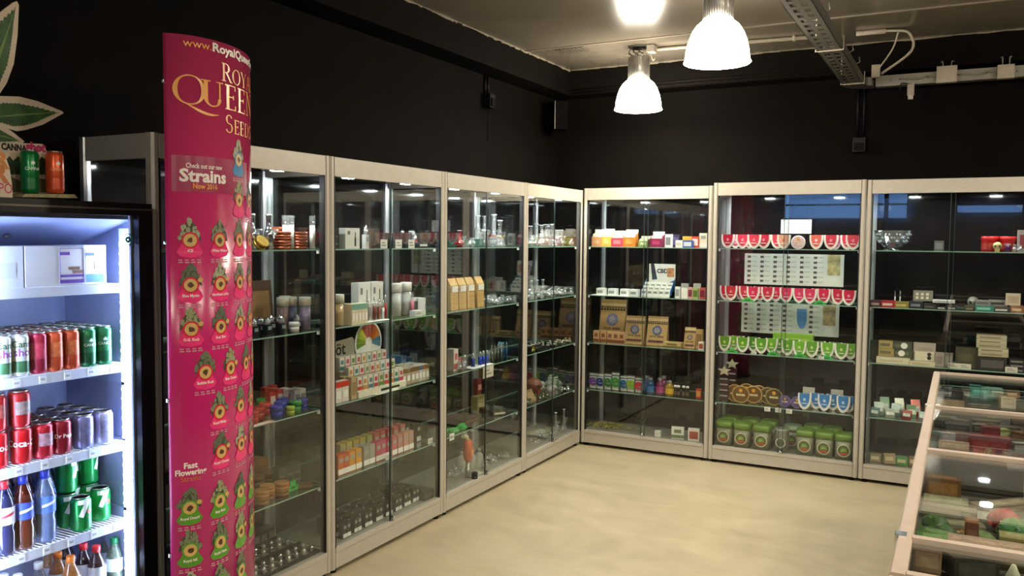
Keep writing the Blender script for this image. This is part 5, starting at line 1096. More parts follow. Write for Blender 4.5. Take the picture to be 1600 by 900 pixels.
row(carton, 'B3', 0, [1600], .13, 'grey carton with a maroon title panel', 'box', w=.1, h=.135, d=.05, col='#8f8884', ink='#7a2030', style='label')
k = mB('B3', 1, .1)
def flatbox(code, sh, x0, x1, h_, col, ink, desc, dep=.1, dz=0., d=.12, st='spine'):
    return row(carton, code, sh, [(x0 + x1) / 2], dep, desc, 'box', dz=dz, w=(x1 - x0) * k * .97, h=h_ * k, d=d, col=col, ink=ink, style=st)
for x0, x1, h_, c, ink, d in ((1357, 1375, 10, '#4a2028', '#a89090', 'maroon flat paper box at the cabinet post'), (1375, 1396, 10, '#a8242a', '#e0c0b8', 'red flat paper box with white lettering strip'), (1396, 1417, 9, '#8a7a34', '#c0b070', 'olive yellow flat paper box'), (1417, 1437, 11, '#1c2030', '#7a7f8a', 'navy flat paper box'), (1437, 1457, 8, '#1f1d1c', '#5a5854', 'black flat paper box below the dotted box'),
                              (1458, 1472, 5, '#22221f', '#c9c8be', 'black low box with a white strip'), (1474, 1488, 6, '#1a1c26', '#b0b4bc', 'dark blue low box with a pale strip'), (1508, 1522, 7, '#2a2622', '#8a7a54', 'brown low box with a tan strip'), (1523, 1549, 9, '#1f7a70', '#8ac8bc', 'teal flat paper box'), (1550, 1573, 7, '#2c2a2a', '#d0cdc4', 'black flat box with white squares'), (1574, 1592, 10, '#8a5a3a', '#d0b090', 'copper brown flat box')):
    flatbox('B3', 1, x0, x1, h_, c, ink, d)
flatbox('B3', 1, 1427, 1456, 16, '#8f8a78', '#efe8d0', 'beige box dotted with bright squares', .15, .045, .05, 'dots')
flatbox('B3', 1, 1424, 1456, 4, '#d9d9d6', '#b0b0b0', 'silver flat scale lying on boxes', .12, .041, .1)
flatbox('B3', 1, 1463, 1478, 12, '#dad8d0', '#3a3a3a', 'white folded scale box', .13, 0, .06, 'foot')
flatbox('B3', 1, 1525, 1546, 7, '#7f8080', '#5a5c5c', 'grey scale lying on the teal box', .1, .037, .1)
flatbox('B3', 1, 1547, 1572, 9, '#9f9a92', '#3a3636', 'pale box with a dark window', .13, .028, .08)
flatbox('B3', 1, 1572, 1592, 18, '#cdbfa8', '#b8a890', 'beige blank card box standing on a copper box', .1, .042, .03, 'label')
row(skull, 'B3', 1, [1520], .14, 'grey knitted-look skull ornament', 'ornament', s=.08, col='#9a988a')
row(pen, 'B3', 1, [1398, 1406], .22, 'slim chrome stick upright behind the boxes', 'pen', rb=.004, h=.1, col='#c8c8c8')
k = mB('B3', 2, .1)
def stackbox(x0, x1, py_h, col, ink, st, desc, dep, dz=0., d=.06): return row(carton, 'B3', 2, [(x0 + x1) / 2], dep, desc, 'box', dz=dz, w=(x1 - x0) * k, h=py_h * k, d=d, col=col, ink=ink, style=st)
stackbox(1371, 1420, 9, '#ded6b8', '#c8bf9c', 'spine', 'long cream box at the shelf front', .1, 0, .07); stackbox(1384, 1420, 7, '#cfc6a4', '#b8ae8c', 'spine', 'shorter cream box below the long one', .06, 0, .03)
for i, (x0, x1, dz, c) in enumerate(((1373, 1396, .04, '#a8935a'), (1396, 1423, .04, '#3f4a3a'), (1373, 1394, .09, '#b09a62'), (1394, 1422, .09, '#44503e'))):
    o = stackbox(x0, x1, 12, c, '#6a6a50', 'spine', ('tan box low in the stack by the post', 'dark green box with a white disc, lower', 'tan box on top of the stack by the post', 'dark green box with a white disc, upper')[i], .15, dz, .06)[0]
    if i % 2: mk('disc', MB().lathe([(.02, 0), (.02, .001)], 18, 0, (-.01 + .02 * (i == 3), -.0312, .024), Matrix.Rotation(PI / 2, 3, 'X')), WHITE, o)
o = stackbox(1352, 1369, 32, '#20281f', '#2c382c', 'label', 'dark green upright tin by the post', .15)
o = stackbox(1426, 1458, 34, '#b5aaa0', '#a89c92', 'label', 'open grey presentation box with a white insert', .16, 0, .03)[0]
mk('insert', B(-.055, .062, -.04, -.017, .025, .085), mat('#e2dcc0', .5, 0, .04, 30), o)
for z in (.045, .068): mk('black_disc', MB().lathe([(.012 if z < .05 else .009, 0), (.012, .002)], 16, 0, (.03, -.0402, z), Matrix.Rotation(PI / 2, 3, 'X')), SEAL, o)
mk('base_flap', B(-.068, .068, -.06, -.017, 0, .024), mat('#a89c92', .5, 0, .05, 30), o)
stackbox(1460, 1472, 21, '#a89c94', '#8f847c', 'label', 'narrow pale box beside the presentation box', .12); stackbox(1473, 1486, 21, '#7f7a74', '#9a948c', 'label', 'narrow grey box, second beside the presentation box', .12)
stackbox(1494, 1525, 31, '#4f4c36', '#5f5c44', 'spine', 'olive book box behind the price cards', .16)
for i in range(5): stackbox(1527, 1567, 6.2, ('#b8ae90', '#c2b99a')[i % 2], '#8a8468', 'spine', f'cream slide box, {("lowest", "second", "middle", "fourth", "topmost")[i]} of the five cream ones stacked', .12, .085 + .0265 * i, .09)
stackbox(1528, 1567, 20, '#2b2826', '#5a5652', 'label', 'dark box carrying the cream slide boxes', .12, 0, .09)
for px in (1589,):
    for i in range(3): stackbox(1578, 1600, 6, '#2a2828', '#8a8682', 'spine', f'black slide box, {("lowest", "middle", "topmost")[i]} of a stack of three', .1, .027 * i, .08)
row(price_card, 'B3', 2, [1490, 1508, 1580], .05, 'white price card at the shelf edge', 'price tag', w=16 * k, h=8 * k, col='#dcd6c6')
k = mB('B3', 3, .1)
for i, px in enumerate((1366, 1374, 1383, 1391, 1399, 1407, 1416, 1424, 1432, 1442)):
    c, d = (('#5f7f7a', 'teal grey'), ('#8a9a90', 'pale green'), ('#6a8a72', 'sage green'), ('#a0a89c', 'silver grey'), ('#5a6a62', 'slate green'), ('#9aa08c', 'khaki grey'), ('#8a3a34', 'dull red'), ('#6f8a6a', 'moss green'), ('#9a4a40', 'brick red'), ('#7f8f88', 'misty green'))[i]
    row(pouch, 'B3', 3, [px], .08 + .05 * (i % 3), d + ' foil pouch leaning in the pile', 'pouch', w=14 * k, h=(15 + 7 * (i % 3)) * k, col=c, ink=('#c8d4cc', '#e0e4da')[i % 2], tilt=-.35, jit=.4)
for i, (px, c, d) in enumerate(((1368, '#8a7a5a', 'tan paperback leaning by the post'), (1384, '#9a8a60', 'sandy paperback lying flat'), (1400, '#3f8a34', 'green paperback upright'), (1413, '#7a5a44', 'brown paperback leaning'), (1428, '#8a6a50', 'rust brown paperback further along'))):
    row(carton, 'B3', 4, [px], .1, d, 'book', w=17 * k, h=(14 + 3 * (i % 2)) * k, d=.02 + .05 * (i == 1), col=c, ink='#c8b890', style='spine', tilt=-.25, yaw=.3 * (i % 2))

# ------------------------------------------------------------------ goods on the side-wall shelves
# banner-side cabinet
row(water_pipe, 'L1', 0, [398, 420], [.1, .13], 'short chromed water pipe', 'water pipe', h=.15, rb=.028, kind=2, m=mat('#b9bcc0', .12, .9, .1, 40))
row(grinder, 'L1', 0, [408], .07, 'tilted brass grinder', 'grinder', rb=.03, h=.03, col='#b8923a', tilt=.9, dz=.02)
for lv in range(3): row(grinder, 'L1', 0, [440, 466], .12, ('copper grinder lowest in its stack', 'copper grinder mid-stack', 'copper grinder topmost in its stack')[lv], 'grinder', dz=.026 * lv, rb=.042, h=.026, col='#8f4a30')
row(grinder, 'L1', 0, [452], .22, 'copper grinder stack top behind the others', 'grinder', dz=0, rb=.042, h=.1, n=4, col='#8f4a30')
o = row(grinder, 'L1', 0, [487], .07, 'copper grinder standing on its rim', 'grinder', rb=.045, h=.03, col='#9a5236', tilt=1.35, dz=.05)
row(tube_jar, 'L1', 0, [491, 497, 503], .16, 'white tube jar with clear top', 'jar', rb=.013, h=.15, col='#e6e4dc', lid=CLEARP)
for px, c, d in ((455, '#2b3180', 'blue tube jar'), (470, '#6a2622', 'brown-red tube jar'), (483, '#2f7a44', 'green tube jar'), (500, '#5a3a7a', 'violet tube jar')): row(tube_jar, 'L1', 1, [px], .16, d + ' with frosted lid', 'jar', rb=.026, h=.15, col=c)
row(vape_mod, 'L1', 1, [397, 407, 418, 430, 440, 452, 464], [.1, .14, .09, .15, .1, .13, .09], 'small black device with chromed cap', 'device', w=.035, h=.075)
row(cup, 'L1', 1, [488], .08, 'white small pot', 'pot', rb=.024, h=.045, col='#c9c8c0')
row(carton, 'L1', 1, [424], .25, 'wide black display case behind the devices', 'box', w=.3, h=.05, d=.06, col='#1b1a1c', ink='#3a3a40', style='label')
row(carton, 'L1', 1, [505], .32, 'tall dark wooden plaque leaning at the back', 'plaque', w=.17, h=.22, d=.02, col='#4a2c1a', ink='#8a6238', style='label', tilt=-.1)
for px, c, d, dep in ((394, '#a8261f', 'red plastic pot', .08), (404, '#a8261f', 'red plastic pot, second', .12), (414, '#b03020', 'scarlet plastic pot', .16), (424, '#1c2f9a', 'deep blue plastic pot', .07), (432, '#2440b0', 'royal blue plastic pot', .12), (442, '#2440b0', 'blue plastic pot', .17), (450, '#1f7a34', 'green plastic pot', .08), (468, '#2a2f8a', 'indigo plastic pot', .09), (410, '#2f9a3a', 'grass green plastic pot', .24), (437, '#a02a20', 'dark red plastic pot', .26)):
    row(cup, 'L1', 2, [px], dep, d, 'pot', rb=.028, h=.056, col=c)
for px, c, ink, d, dep in ((486, '#e0dad4', '#8a8a90', 'white-grey small carton', .1), (494, '#b8b4b4', '#7a7880', 'silver small carton', .1), (502, '#a8a49c', '#6a6a64', 'stone grey small carton', .1),
                           (447, '#d8cfc8', '#8a7a80', 'pale grey small carton', .2), (456, '#dcd4cc', '#9a5a60', 'cream and wine small carton', .2), (465, '#d0584a', '#e8d8d0', 'coral small carton', .2), (474, '#c8432f', '#e8d8d0', 'orange-red small carton', .2), (483, '#d0604a', '#f0e0d8', 'salmon small carton', .2),
                           (440, '#b03a30', '#e8d0c8', 'cherry small carton', .3), (455, '#c04a3a', '#e8d0c8', 'vermilion small carton', .3)):
    row(carton, 'L1', 2, [px], dep, d, 'carton', w=.038, h=.09, d=.03, col=c, ink=ink, style='label')
row(cup, 'L1', 2, [497], .065, 'lime plastic pot', 'pot', rb=.02, h=.04, col='#9ab03a')
row(flat_sheet, 'L1', 2, [405], .045, 'paper strip with copper print at the shelf front', 'paper', w=.16, d=.04, col='#c9a58a')
WD = '#8a5a30'
for lv in range(2): row(grinder, 'L1', 3, [400, 413, 427, 440], [.1, .12, .09, .11], ('wooden grinder, lower of a pair', 'wooden grinder, upper of a pair')[lv], 'grinder', dz=.03 * lv, rb=.033, h=.03, col='#b07a40' if lv else WD, metal=0)
row(grinder, 'L1', 3, [412, 430, 446], .24, 'dark wooden grinder at the shelf back', 'grinder', rb=.04, h=.07, n=3, col='#5a3a20', metal=0)
row(grinder, 'L1', 3, [468, 482, 495], .1, 'flat brown wooden dish', 'dish', rb=.04, h=.016, col='#6a4524', metal=0, n=1)
row(carton, 'L1', 3, [468], .22, 'square cork-brown box', 'box', w=.11, h=.12, d=.1, col='#8a6238', ink='#7a5430', style='label')
row(leaf_tag, 'L1', 3, [458], .1, 'green paper leaf tag leaning on the cork box', 'price tag', w=.07, h=.06)
row(carton, 'L1', 3, [488, 496, 504], .22, 'dark grey patterned small carton', 'carton', w=.05, h=.1, d=.04, col='#4a4a42', ink='#8a8a80', style='dots')
TR = mat('#2a2824', .4, 0, .1, 30)
def ball_tray(n=4):
    r = mk('display_tray', MB().box(-.1, .1, -.06, .06, 0, .012).box(-.1, .1, .056, .06, .012, .03), TR)
    for i in range(n):
        for j in range(2): mk('chrome_ball', MB().blob((-.075 + .05 * i, -.028 + .05 * j, .024), .013, .013, .013, 10, 6).box(-.075 + .05 * i - .017, -.075 + .05 * i + .017, -.028 + .05 * j - .017, -.028 + .05 * j + .017, .012, .014), CHROME if (i + j) % 2 else mat('#c9c6bc', .25, .6, .05, 40), r)
    return r
row(ball_tray, 'L1', 4, [405, 440, 478], .1, 'dark tray of chrome balls', 'tray'); row(ball_tray, 'L1', 4, [412, 450], .25, 'dark tray of chrome balls, rear', 'tray')
row(carton, 'L1', 4, [484, 492, 500, 507], .24, 'black small carton with pale label', 'carton', w=.045, h=.075, d=.06, col='#2a2826', ink='#6a675f', style='label')

# colour-wheel cabinet
for px, w_, h_, c, ink, st, d, dep in ((520, .04, .1, '#1c1c1e', '#8a8a8a', 'dots', 'narrow black carton with white dots at the post', .1), (546, .11, .1, '#e6e5e0', '#2a2a2a', 'pen', 'white carton printed with a black pen', .1), (584, .05, .1, '#4a3d34', '#6a5a4c', 'label', 'brown dim carton', .12), (596, .05, .08, '#1d1c1c', '#3a3838', 'label', 'black carton behind the first white card', .16),
                                       (615, .06, .08, '#1d1c1c', '#3a3838', 'label', 'black carton behind the second white card', .16), (634, .06, .08, '#1d1c1c', '#3a3838', 'label', 'black carton behind the third white card', .16), (672, .1, .03, '#17181a', '#e6e6e2', 'spine', 'low black box with a white strip', .1)):
    row(carton, 'L2', 0, [px], dep, d, 'carton', w=w_, h=h_, d=.04, col=c, ink=ink, style=st)
row(vape_mod, 'L2', 0, [571], .1, 'upright white and chrome vape device', 'device', w=.03, h=.115, col='#d9d8d4')
row(vape_mod, 'L2', 0, [631, 649, 661], .18, 'upright chromed vape device', 'device', w=.026, h=.1, col='#8a8c90')
row(price_card, 'L2', 0, [600, 623, 643], .07, 'small white product card', 'card', w=.055, h=.045)
row(vape_mod, 'L2', 0, [657], .1, 'red upright vape device', 'device', w=.026, h=.07, col='#a82028')
row(tube_jar, 'L2', 1, [527], .1, 'amber-yellow tube jar at the post', 'jar', rb=.032, h=.15, col='#b8892a')
row(carton, 'L2', 1, [564, 584], .2, 'tall white carton printed with a black pen', 'carton', w=.1, h=.19, d=.05, col='#d9d7d0', ink='#2a2420', style='pen')
row(carton, 'L2', 1, [552, 569, 588], .15, 'short white carton before the tall ones', 'carton', w=.085, h=.085, d=.04, col='#d5d3cc', ink='#a09c94', style='label')
row(carton, 'L2', 1, [545, 550, 555, 560, 565], .08, 'cream slim carton with teal top', 'carton', w=.026, h=.1, d=.06, col='#d9ccae', ink='#7fae9c', style='top')
row(carton, 'L2', 1, [538], .11, 'cream and teal wide display box', 'carton', w=.07, h=.1, d=.1, col='#c8bc9c', ink='#5f9a88', style='top')
row(flat_sheet, 'L2', 1, [587], .065, 'white printed sheet lying over the shelf edge', 'paper', w=.22, d=.07, dz=.003)
for px, c, d, h_ in ((574, '#2a2a2a', 'black vape pen with chrome tip', .12), (585, '#7a3a2a', 'brown vape pen', .12), (592, '#8a4a34', 'copper vape pen', .11), (598, '#c8c8c8', 'silver vape pen', .1), (602, '#a81f2a', 'red vape pen', .13), (609, '#5f9a3a', 'green vape pen', .14), (644, '#c86a7a', 'pink vape pen', .13)):
    row(pen, 'L2', 1, [px], .1, d, 'vape pen', 'vape pens on the second shelf', rb=.009, h=h_, col=c)
row(tube_jar, 'L2', 1, [619, 637], .13, 'tall tapered white sleeve box', 'box', rb=.03, h=.18, col='#d5d5d2', lid=mat('#e9e8e4', .5, 0, .04, 30))
row(carton, 'L2', 1, [659], .1, 'white carton fallen at a slant', 'carton', w=.045, h=.09, d=.04, col='#e2e2de', ink='#8a8a88', style='spine', tilt=0, yaw=.5)
row(carton, 'L2', 1, [674], .1, 'white upright carton by the far post', 'carton', w=.09, h=.09, d=.04, col='#dededa', ink='#7a7a78', style='label')
row(carton, 'L2', 1, [650], .07, 'white low card box', 'carton', w=.07, h=.03, d=.04, col='#e0e0dc', ink='#b0b0ac', style='spine')
row(vape_mod, 'L2', 1, [671, 657], .2, 'dim silver vape device at the shelf back', 'device', w=.024, h=.1, col='#6a6c70')
# third shelf: colour wheel, sign, flavour cartons
wl = empty('colour_wheel'); R = Matrix.Rotation(PI / 2, 3, 'X'); r_ = .115
mk('disc', MB().lathe([(r_, 0), (r_, .004)], 36, 0, (0, .004, r_), R), WHITE, wl)
for i, c in enumerate(('#5f8aa0', '#4f7a96', '#d07a34', '#d8742c', '#cf5a3a', '#c8403a', '#c03a3c', '#b84a40', '#c8c040', '#a8b832', '#8aa02c', '#6a8a34')):
    a0 = -.3 + (PI + .6) * i / 12; a1 = -.3 + (PI + .6) * (i + 1) / 12 - .02
    mk('wedge', MB().prism([(math.cos(a) * q * r_, r_ + math.sin(a) * q * r_) for q, a in ((.26, a0), (.9, a0), (.9, (a0 + a1) / 2), (.9, a1), (.26, a1))], -.0015, 0, 'y'), mat(c, .45, 0, .12, 60), wl)
mk('hub', MB().lathe([(r_ * .24, 0), (r_ * .24, .002)], 20, 0, (0, .0, r_), R), WHITE, wl); mk('stand', B(-.03, .03, .004, .06, 0, .01), WHITE, wl)
put(wl, 'L2', 2, 576, .26, dz=.11); tag(wl, 'round flavour wheel card with coloured wedges standing behind the small cartons', 'wheel chart')
mk('riser', B(-.05, .05, -.01, .06, -.11, 0), DKBOX, wl)
sg = mk('shelf_sign', MB().prism([(-.1, 0), (.1, 0), (.09, .2), (.075, .215), (-.1, .2)], 0, .003, 'y'), mat('#b3ab98', .5, 0, .06, 20)); put(sg, 'L2', 2, 536, .22, dz=.06); tag(sg, 'grey shop card with black lettering standing by the post, third shelf', 'sign')
p, f = text2d('öt', .06, .02); mk('lettering', MB().flat(p, f, lambda a, b: (-.02 + a, -.0008, .135 + b)), SEAL, sg); mk('bar_print', B(-.09, .06, -.001, 0, .09, .118), DKBOX, sg)
mk('leaf_print', B(.04, .08, -.001, 0, .03, .09), mat('#5a7a34', .6, 0, .35, 60), sg); mk('riser', B(-.06, .06, .004, .06, -.06, .02), DKBOX, sg)
CR = [('#d8d2c6', '#c04a3a', 'red-footed'), ('#d9d4c4', '#c8803a', 'orange-footed'), ('#d6d2c4', '#3f7a80', 'teal-footed'), ('#dad4c8', '#b8405a', 'pink-footed'), ('#d6d0c0', '#6a8a3a', 'green-footed')]
rackr = empty('stepped_rack')
for i in range(3): mk('step', B(-.2, .2, -.09 + .055 * i, -.035 + .055 * i, 0, .03 + .045 * i), mat('#c4b79a', .5, 0, .05, 30) if i else mat('#e2dcc8', .5, 0, .05, 30), rackr)
mk('slot_print', B(-.02, .14, -.0905, -.09, .008, .02), DKBOX, rackr)
put(rackr, 'L2', 2, 574, .15); tag(rackr, 'cream stepped cardboard rack carrying flavour cartons on the third shelf', 'rack')
for s in range(3):
    z = SHZ[2] + .03 + .045 * s; X = .15 + .0625 - .055 * s
    for i in range(9):
        y = rackr.location.y - .175 + .0435 * i; c, ink, nm = CR[(i + s) % 5]
        if i < 5: ccol = c
        o = carton(w=.036, d=.03, h=.07, col=c, ink=ink, style='band'); o.location = (rackr.location.x + .0625 - .055 * s, y, z); o.rotation_euler = (0, 0, PI / 2)
        tag(o, f'cream {nm} flavour carton, {ORD[8 - i]} from corner end, {("lowest", "middle", "top")[s]} step of the rack', 'carton', f'flavour cartons on the {("lowest", "middle", "top")[s]} step')
row(carton, 'L2', 2, [521, 528, 535], .08, 'red and white flavour carton at the post', 'carton', w=.05, h=.1, d=.04, col='#d8cfc6', ink='#c83a2a', style='top')
row(carton, 'L2', 2, [543, 549], .07, 'tan slim carton beside red ones', 'carton', w=.04, h=.11, d=.035, col='#b8a078', ink='#9a8058', style='label')
row(carton, 'L2', 2, [617, 623, 629, 635], .12, 'beige carton with brown top', 'carton', w=.04, h=.085, d=.09, col='#b3a48e', ink='#7a5a30', style='top')
row(carton, 'L2', 2, [642, 648, 654, 660], .11, 'cream carton with golden brown top', 'carton', w=.036, h=.085, d=.07, col='#c8bda4', ink='#8f6a34', style='top')
row(carton, 'L2', 2, [666, 671, 676], .1, 'white carton with steel blue top', 'carton', w=.03, h=.085, d=.05, col='#c3c8cc', ink='#4a6488', style='top')
row(carton, 'L2', 2, [602, 612, 622, 632, 642, 652], .3, 'dim blue carton at the back', 'carton', w=.05, h=.12, d=.04, col='#3d5c7c', ink='#6f92b0', style='band')
row(flat_sheet, 'L2', 2, [602], .05, 'white leaflet lying at the third shelf edge', 'paper', w=.2, d=.05)
row(price_card, 'L2', 2, [677], .2, 'grey card with a dark ring', 'card', w=.06, h=.09, col='#8f8f8c', ink='#2a2a2a', dz=.0)
# fourth shelf: colourful cartons
F = [(528, '#c8602a', '#e0b080', 'burnt orange'), (537, '#b8502a', '#e0b080', 'rust'), (546, '#d08a24', '#f0d090', 'amber'), (556, '#d89a24', '#f0d090', 'golden'), (568, '#8f8c84', '#c8c6be', 'grey'), (577, '#9a968c', '#d0cec4', 'silver grey'), (587, '#b83a5a', '#e8b0bc', 'magenta'), (595, '#c04a6a', '#e8b0bc', 'rose'), (603, '#a82a4a', '#e0a0b0', 'wine'), (612, '#c05a6a', '#e8c0c0', 'pink'), (621, '#b8766a', '#e8ccc0', 'dusty pink'), (630, '#c08a7a', '#e8d0c4', 'salmon'), (638, '#b88a74', '#e8d4c4', 'peach')]
for px, c, ink, nm in F: row(carton, 'L2', 3, [px], .09, nm + ' flavour carton, front row', 'carton', w=.044, h=.1, d=.04, col=c, ink=ink, style='foot')
for px, c, ink, nm in [(530, '#a89a5a', '#d0c890', 'olive'), (540, '#b8a84a', '#d8d090', 'mustard'), (551, '#b0a040', '#d8d090', 'yellow'), (561, '#a8983a', '#d8d090', 'ochre'), (572, '#9a9a4a', '#d0d0a0', 'lime grey'), (583, '#a84a3a', '#d8a090', 'brick'), (593, '#b04a4a', '#e0a0a0', 'red'), (603, '#a83a4a', '#e0a0a0', 'crimson'), (613, '#b0524a', '#e0b0a0', 'coral'), (624, '#a85a5a', '#e0b8b0', 'mauve')]: row(carton, 'L2', 3, [px], .2, nm + ' flavour carton, rear row', 'carton', w=.044, h=.11, d=.05, col=c, ink=ink, style='foot')
row(carton, 'L2', 3, [640, 647, 654, 661], .2, 'black flavour carton with pale print', 'carton', w=.04, h=.1, d=.04, col='#24221f', ink='#8a877c', style='foot')
row(carton, 'L2', 3, [668, 674, 681], .22, 'dark low carton near the far post', 'carton', w=.045, h=.06, d=.07, col='#3a3a34', ink='#5a5a50', style='spine')
row(price_card, 'L2', 3, [607, 680], .05, 'white price card on the fourth shelf', 'price tag', w=.05, h=.03)
row(flat_sheet, 'L2', 3, [622], .3, 'grey clear tray at the shelf back', 'tray', w=.2, d=.1, col='#8f9498', t=.03)
# floor: blocks of black cartons
blocks = [531, 549, 567, 585, 601, 617, 632, 646]
yy = [place_y(px, -.1, SHZ[4]) for px in blocks]; proto = None; BN = [ORD[7 - i] for i in range(8)]
for bi, y in enumerate(yy):
    for rr in range(4):
        for cc in range(2):
            if proto is None:
                proto = carton(w=.027, d=.03, h=.075, col='#191713', ink='#8f8b7e', style='foot')
                o = proto
            else: o = dup(proto)
            o.location = (-.07 - .046 * rr - .004 * bi, y - .0148 + .0296 * cc, SHZ[4]); o.rotation_euler = (0, 0, PI / 2 + random.uniform(-.05, .05))
            l_, h_ = reach(o); TAKEN.setdefault(('L2', 4), []).append((l_[0], h_[0], l_[1], h_[1], l_[2], h_[2]))
            tag(o, f'black carton, {BN[bi]} block from corner, {("front", "second", "third", "rear")[rr]} row, {("banner", "corner")[cc]} side, floor of colour-wheel cabinet', 'carton', 'black cartons on the floor of the colour-wheel cabinet')
row(carton, 'L2', 4, [664, 674, 684], .2, 'dark brown flat box near the far post', 'box', w=.09, h=.05, d=.1, col='#3a332a', ink='#5a5244', style='spine')

# kraft-pouch cabinet
row(kraft_pouch, 'L3', 1, [705, 718, 731, 746], .12, 'kraft stand-up pouch with white label', 'pouch', w=.082, h=.185)
row(water_pipe, 'L3', 0, [718], .12, 'red glass water pipe head', 'water pipe', h=.1, rb=.035, kind=1, m=liquid('#b02a30'))
row(hand_pipe, 'L3', 0, [728], .1, 'clear glass hand pipe', 'glass pipe', L=.07, rb=.02)
row(water_pipe, 'L3', 0, [781], .1, 'tall clear water pipe', 'water pipe', h=.17, rb=.04, kind=0)
row(water_pipe, 'L3', 0, [803], .1, 'tallest clear beaker water pipe', 'water pipe', h=.21, rb=.045, kind=0)
row(water_pipe, 'L3', 0, [773, 795], .25, 'dim rear water pipe', 'water pipe', h=.2, rb=.035, kind=2)
row(carton, 'L3', 0, [752], .25, 'long teal felt board lying at the back', 'box', w=.3, h=.05, d=.1, col='#1f4038', ink='#2a5046', style='label')
GL = [762, 766, 771, 776, 780, 785, 789, 793, 797, 801, 805, 810]
row(hand_pipe, 'L3', 1, GL, [.07 + .045 * (i % 4) for i in range(12)], 'clear glass hand pipe', 'glass pipe', jit=1.2, L=.07, rb=.017)
row(water_pipe, 'L3', 1, [770, 791], .2, 'small square-shouldered glass piece', 'glass pipe', h=.1, rb=.02, kind=2)
row(carton, 'L3', 1, [772, 785, 799], .32, 'dim grey backing carton', 'carton', w=.07, h=.14, d=.03, col='#4a4d52', ink='#5f6368', style='label')
for px, c, d in ((726, '#22307a', 'navy lighter stick'), (739, '#22307a', 'navy lighter stick, second along'), (750, '#2440a8', 'bright blue lighter'), (755, '#2440a8', 'bright blue lighter, second along'), (760, '#2c4ab8', 'bright blue lighter, third along')): row(pen, 'L3', 2, [px], .09, d, 'lighter', rb=.012, h=.085, col=c, tip=STEEL)
row(pen, 'L3', 2, [787, 791, 795, 799, 803, 807, 811], .14, 'teal blue glass stick', 'glass stick', rb=.009, h=.1, col='#1f5a8a', tip=mat('#5a9ac0', .2, .3, .1, 40))
row(pen, 'L3', 2, [768, 773, 778, 783], .12, 'chrome headed stick', 'glass stick', rb=.007, h=.1, col='#6a6a5a')
row(flat_sheet, 'L3', 2, [748], .08, 'white sheet lying under the blue lighters', 'paper', w=.26, d=.08)
row(price_card, 'L3', 2, [763], .036, 'white double price card hanging at the shelf edge', 'price tag', dz=-.075, w=.13, h=.07, col='#d9d2bc')
row(carton, 'L3', 2, [707], .12, 'white carton by the near post', 'carton', w=.05, h=.13, d=.05, col='#d5d0c8', ink='#c0605a', style='band')
row(hand_pipe, 'L3', 2, [706, 711, 716, 720, 725], [.07, .1, .08, .12, .16], 'small glitter glass piece', 'glass pipe', jit=1, L=.05, rb=.018)
row(skull, 'L3', 2, [711], .16, 'red and white little ornament', 'ornament', s=.06, col='#a84038')
row(carton, 'L3', 2, [776], .22, 'pale low tray box', 'box', w=.14, h=.03, d=.08, col='#8f9088', ink='#6a6a64', style='spine')
row(carton, 'L3', 3, [722], .2, 'brown wooden tray with bronze goods', 'tray', w=.22, h=.03, d=.16, col='#3c2618', ink='#6a4a2c', style='spine')
row(carton, 'L3', 3, [748, 772], [.14, .18], 'dark hardback lying open with pale pages', 'book', w=.12, h=.03, d=.17, col='#26221e', ink='#c9bfa0', style='spine', yaw=-.5)
row(carton, 'L3', 3, [788], .1, 'dark hardback with cream page edge', 'book', w=.13, h=.025, d=.14, col='#2a2622', ink='#cfc6a8', style='spine', yaw=-.5)
cl = MB()
for i in range(9): cl.blob((random.uniform(-.08, .08), random.uniform(-.025, .025), .012), .04, .02, .012, 8, 5, 0, .15)
o = mk('green_cloth', cl, mat('#2f9a3f', .7, 0, .15, 40)); put(o, 'L3', 3, 722, .07); tag(o, 'crumpled bright green cloth at the fourth shelf front, kraft-pouch cabinet', 'cloth')
row(carton, 'L3', 3, [791], .3, 'tan square box below the rosy packs', 'box', w=.12, h=.09, d=.05, col='#8a7a4a', ink='#a8986a', style='label')
row(pouch, 'L3', 3, [788, 796, 803], .33, 'rosy red hanging pack', 'pack', dz=.09, w=.055, h=.11, col='#8f3a34', ink='#c88a7a')
row(price_card, 'L3', 3, [706], .04, 'pale price card at the near post, fourth shelf', 'price tag', dz=-.025, w=.05, h=.04)
o = empty('torch_burner'); mk('grip', MB().lathe([(.02, .1), (.028, .12), (.03, .19), (.024, .23)], 16), mat('#c8552c', .35, 0, .1, 40), o); mk('stem', MB().lathe([(.018, 0), (.018, .055), (.012, .06), (.012, .1)], 14), STEEL, o); mk('nozzle', MB().tube([(0, 0, .22), (-.02, 0, .255), (-.06, 0, .265)], .013, 10), CREAM, o); mk('label', B(-.015, .015, -.031, -.028, .14, .18), mat('#e08a5a', .4, 0, .2, 60), o)
put(o, 'L3', 4, 731, .08); tag(o, 'orange gas torch with steel foot on the floor of the kraft-pouch cabinet', 'torch')
row(bottle, 'L3', 4, [724, 742, 748], [.14, .16, .2], 'cloudy glass bottle', 'bottle', rb=.028, h=.12, body=FROST, cap=STEEL, neck=.5)
row(water_pipe, 'L3', 4, [728, 738], .25, 'dim dusty glass pipe', 'water pipe', h=.2, rb=.03, kind=0)
row(hand_pipe, 'L3', 4, [706, 711, 716, 722, 755, 763, 771, 780, 790], [.08, .12, .1, .16, .1, .14, .12, .2, .16], 'small clear glass piece', 'glass pipe', jit=1, L=.06, rb=.016)
row(grinder, 'L3', 4, [736], .05, 'black small steel jar', 'jar', rb=.02, h=.04, col='#3a3a38')
row(flat_sheet, 'L3', 4, [749], .06, 'pale card on the glass floor', 'card', w=.08, d=.05, col='#cfc8b4')
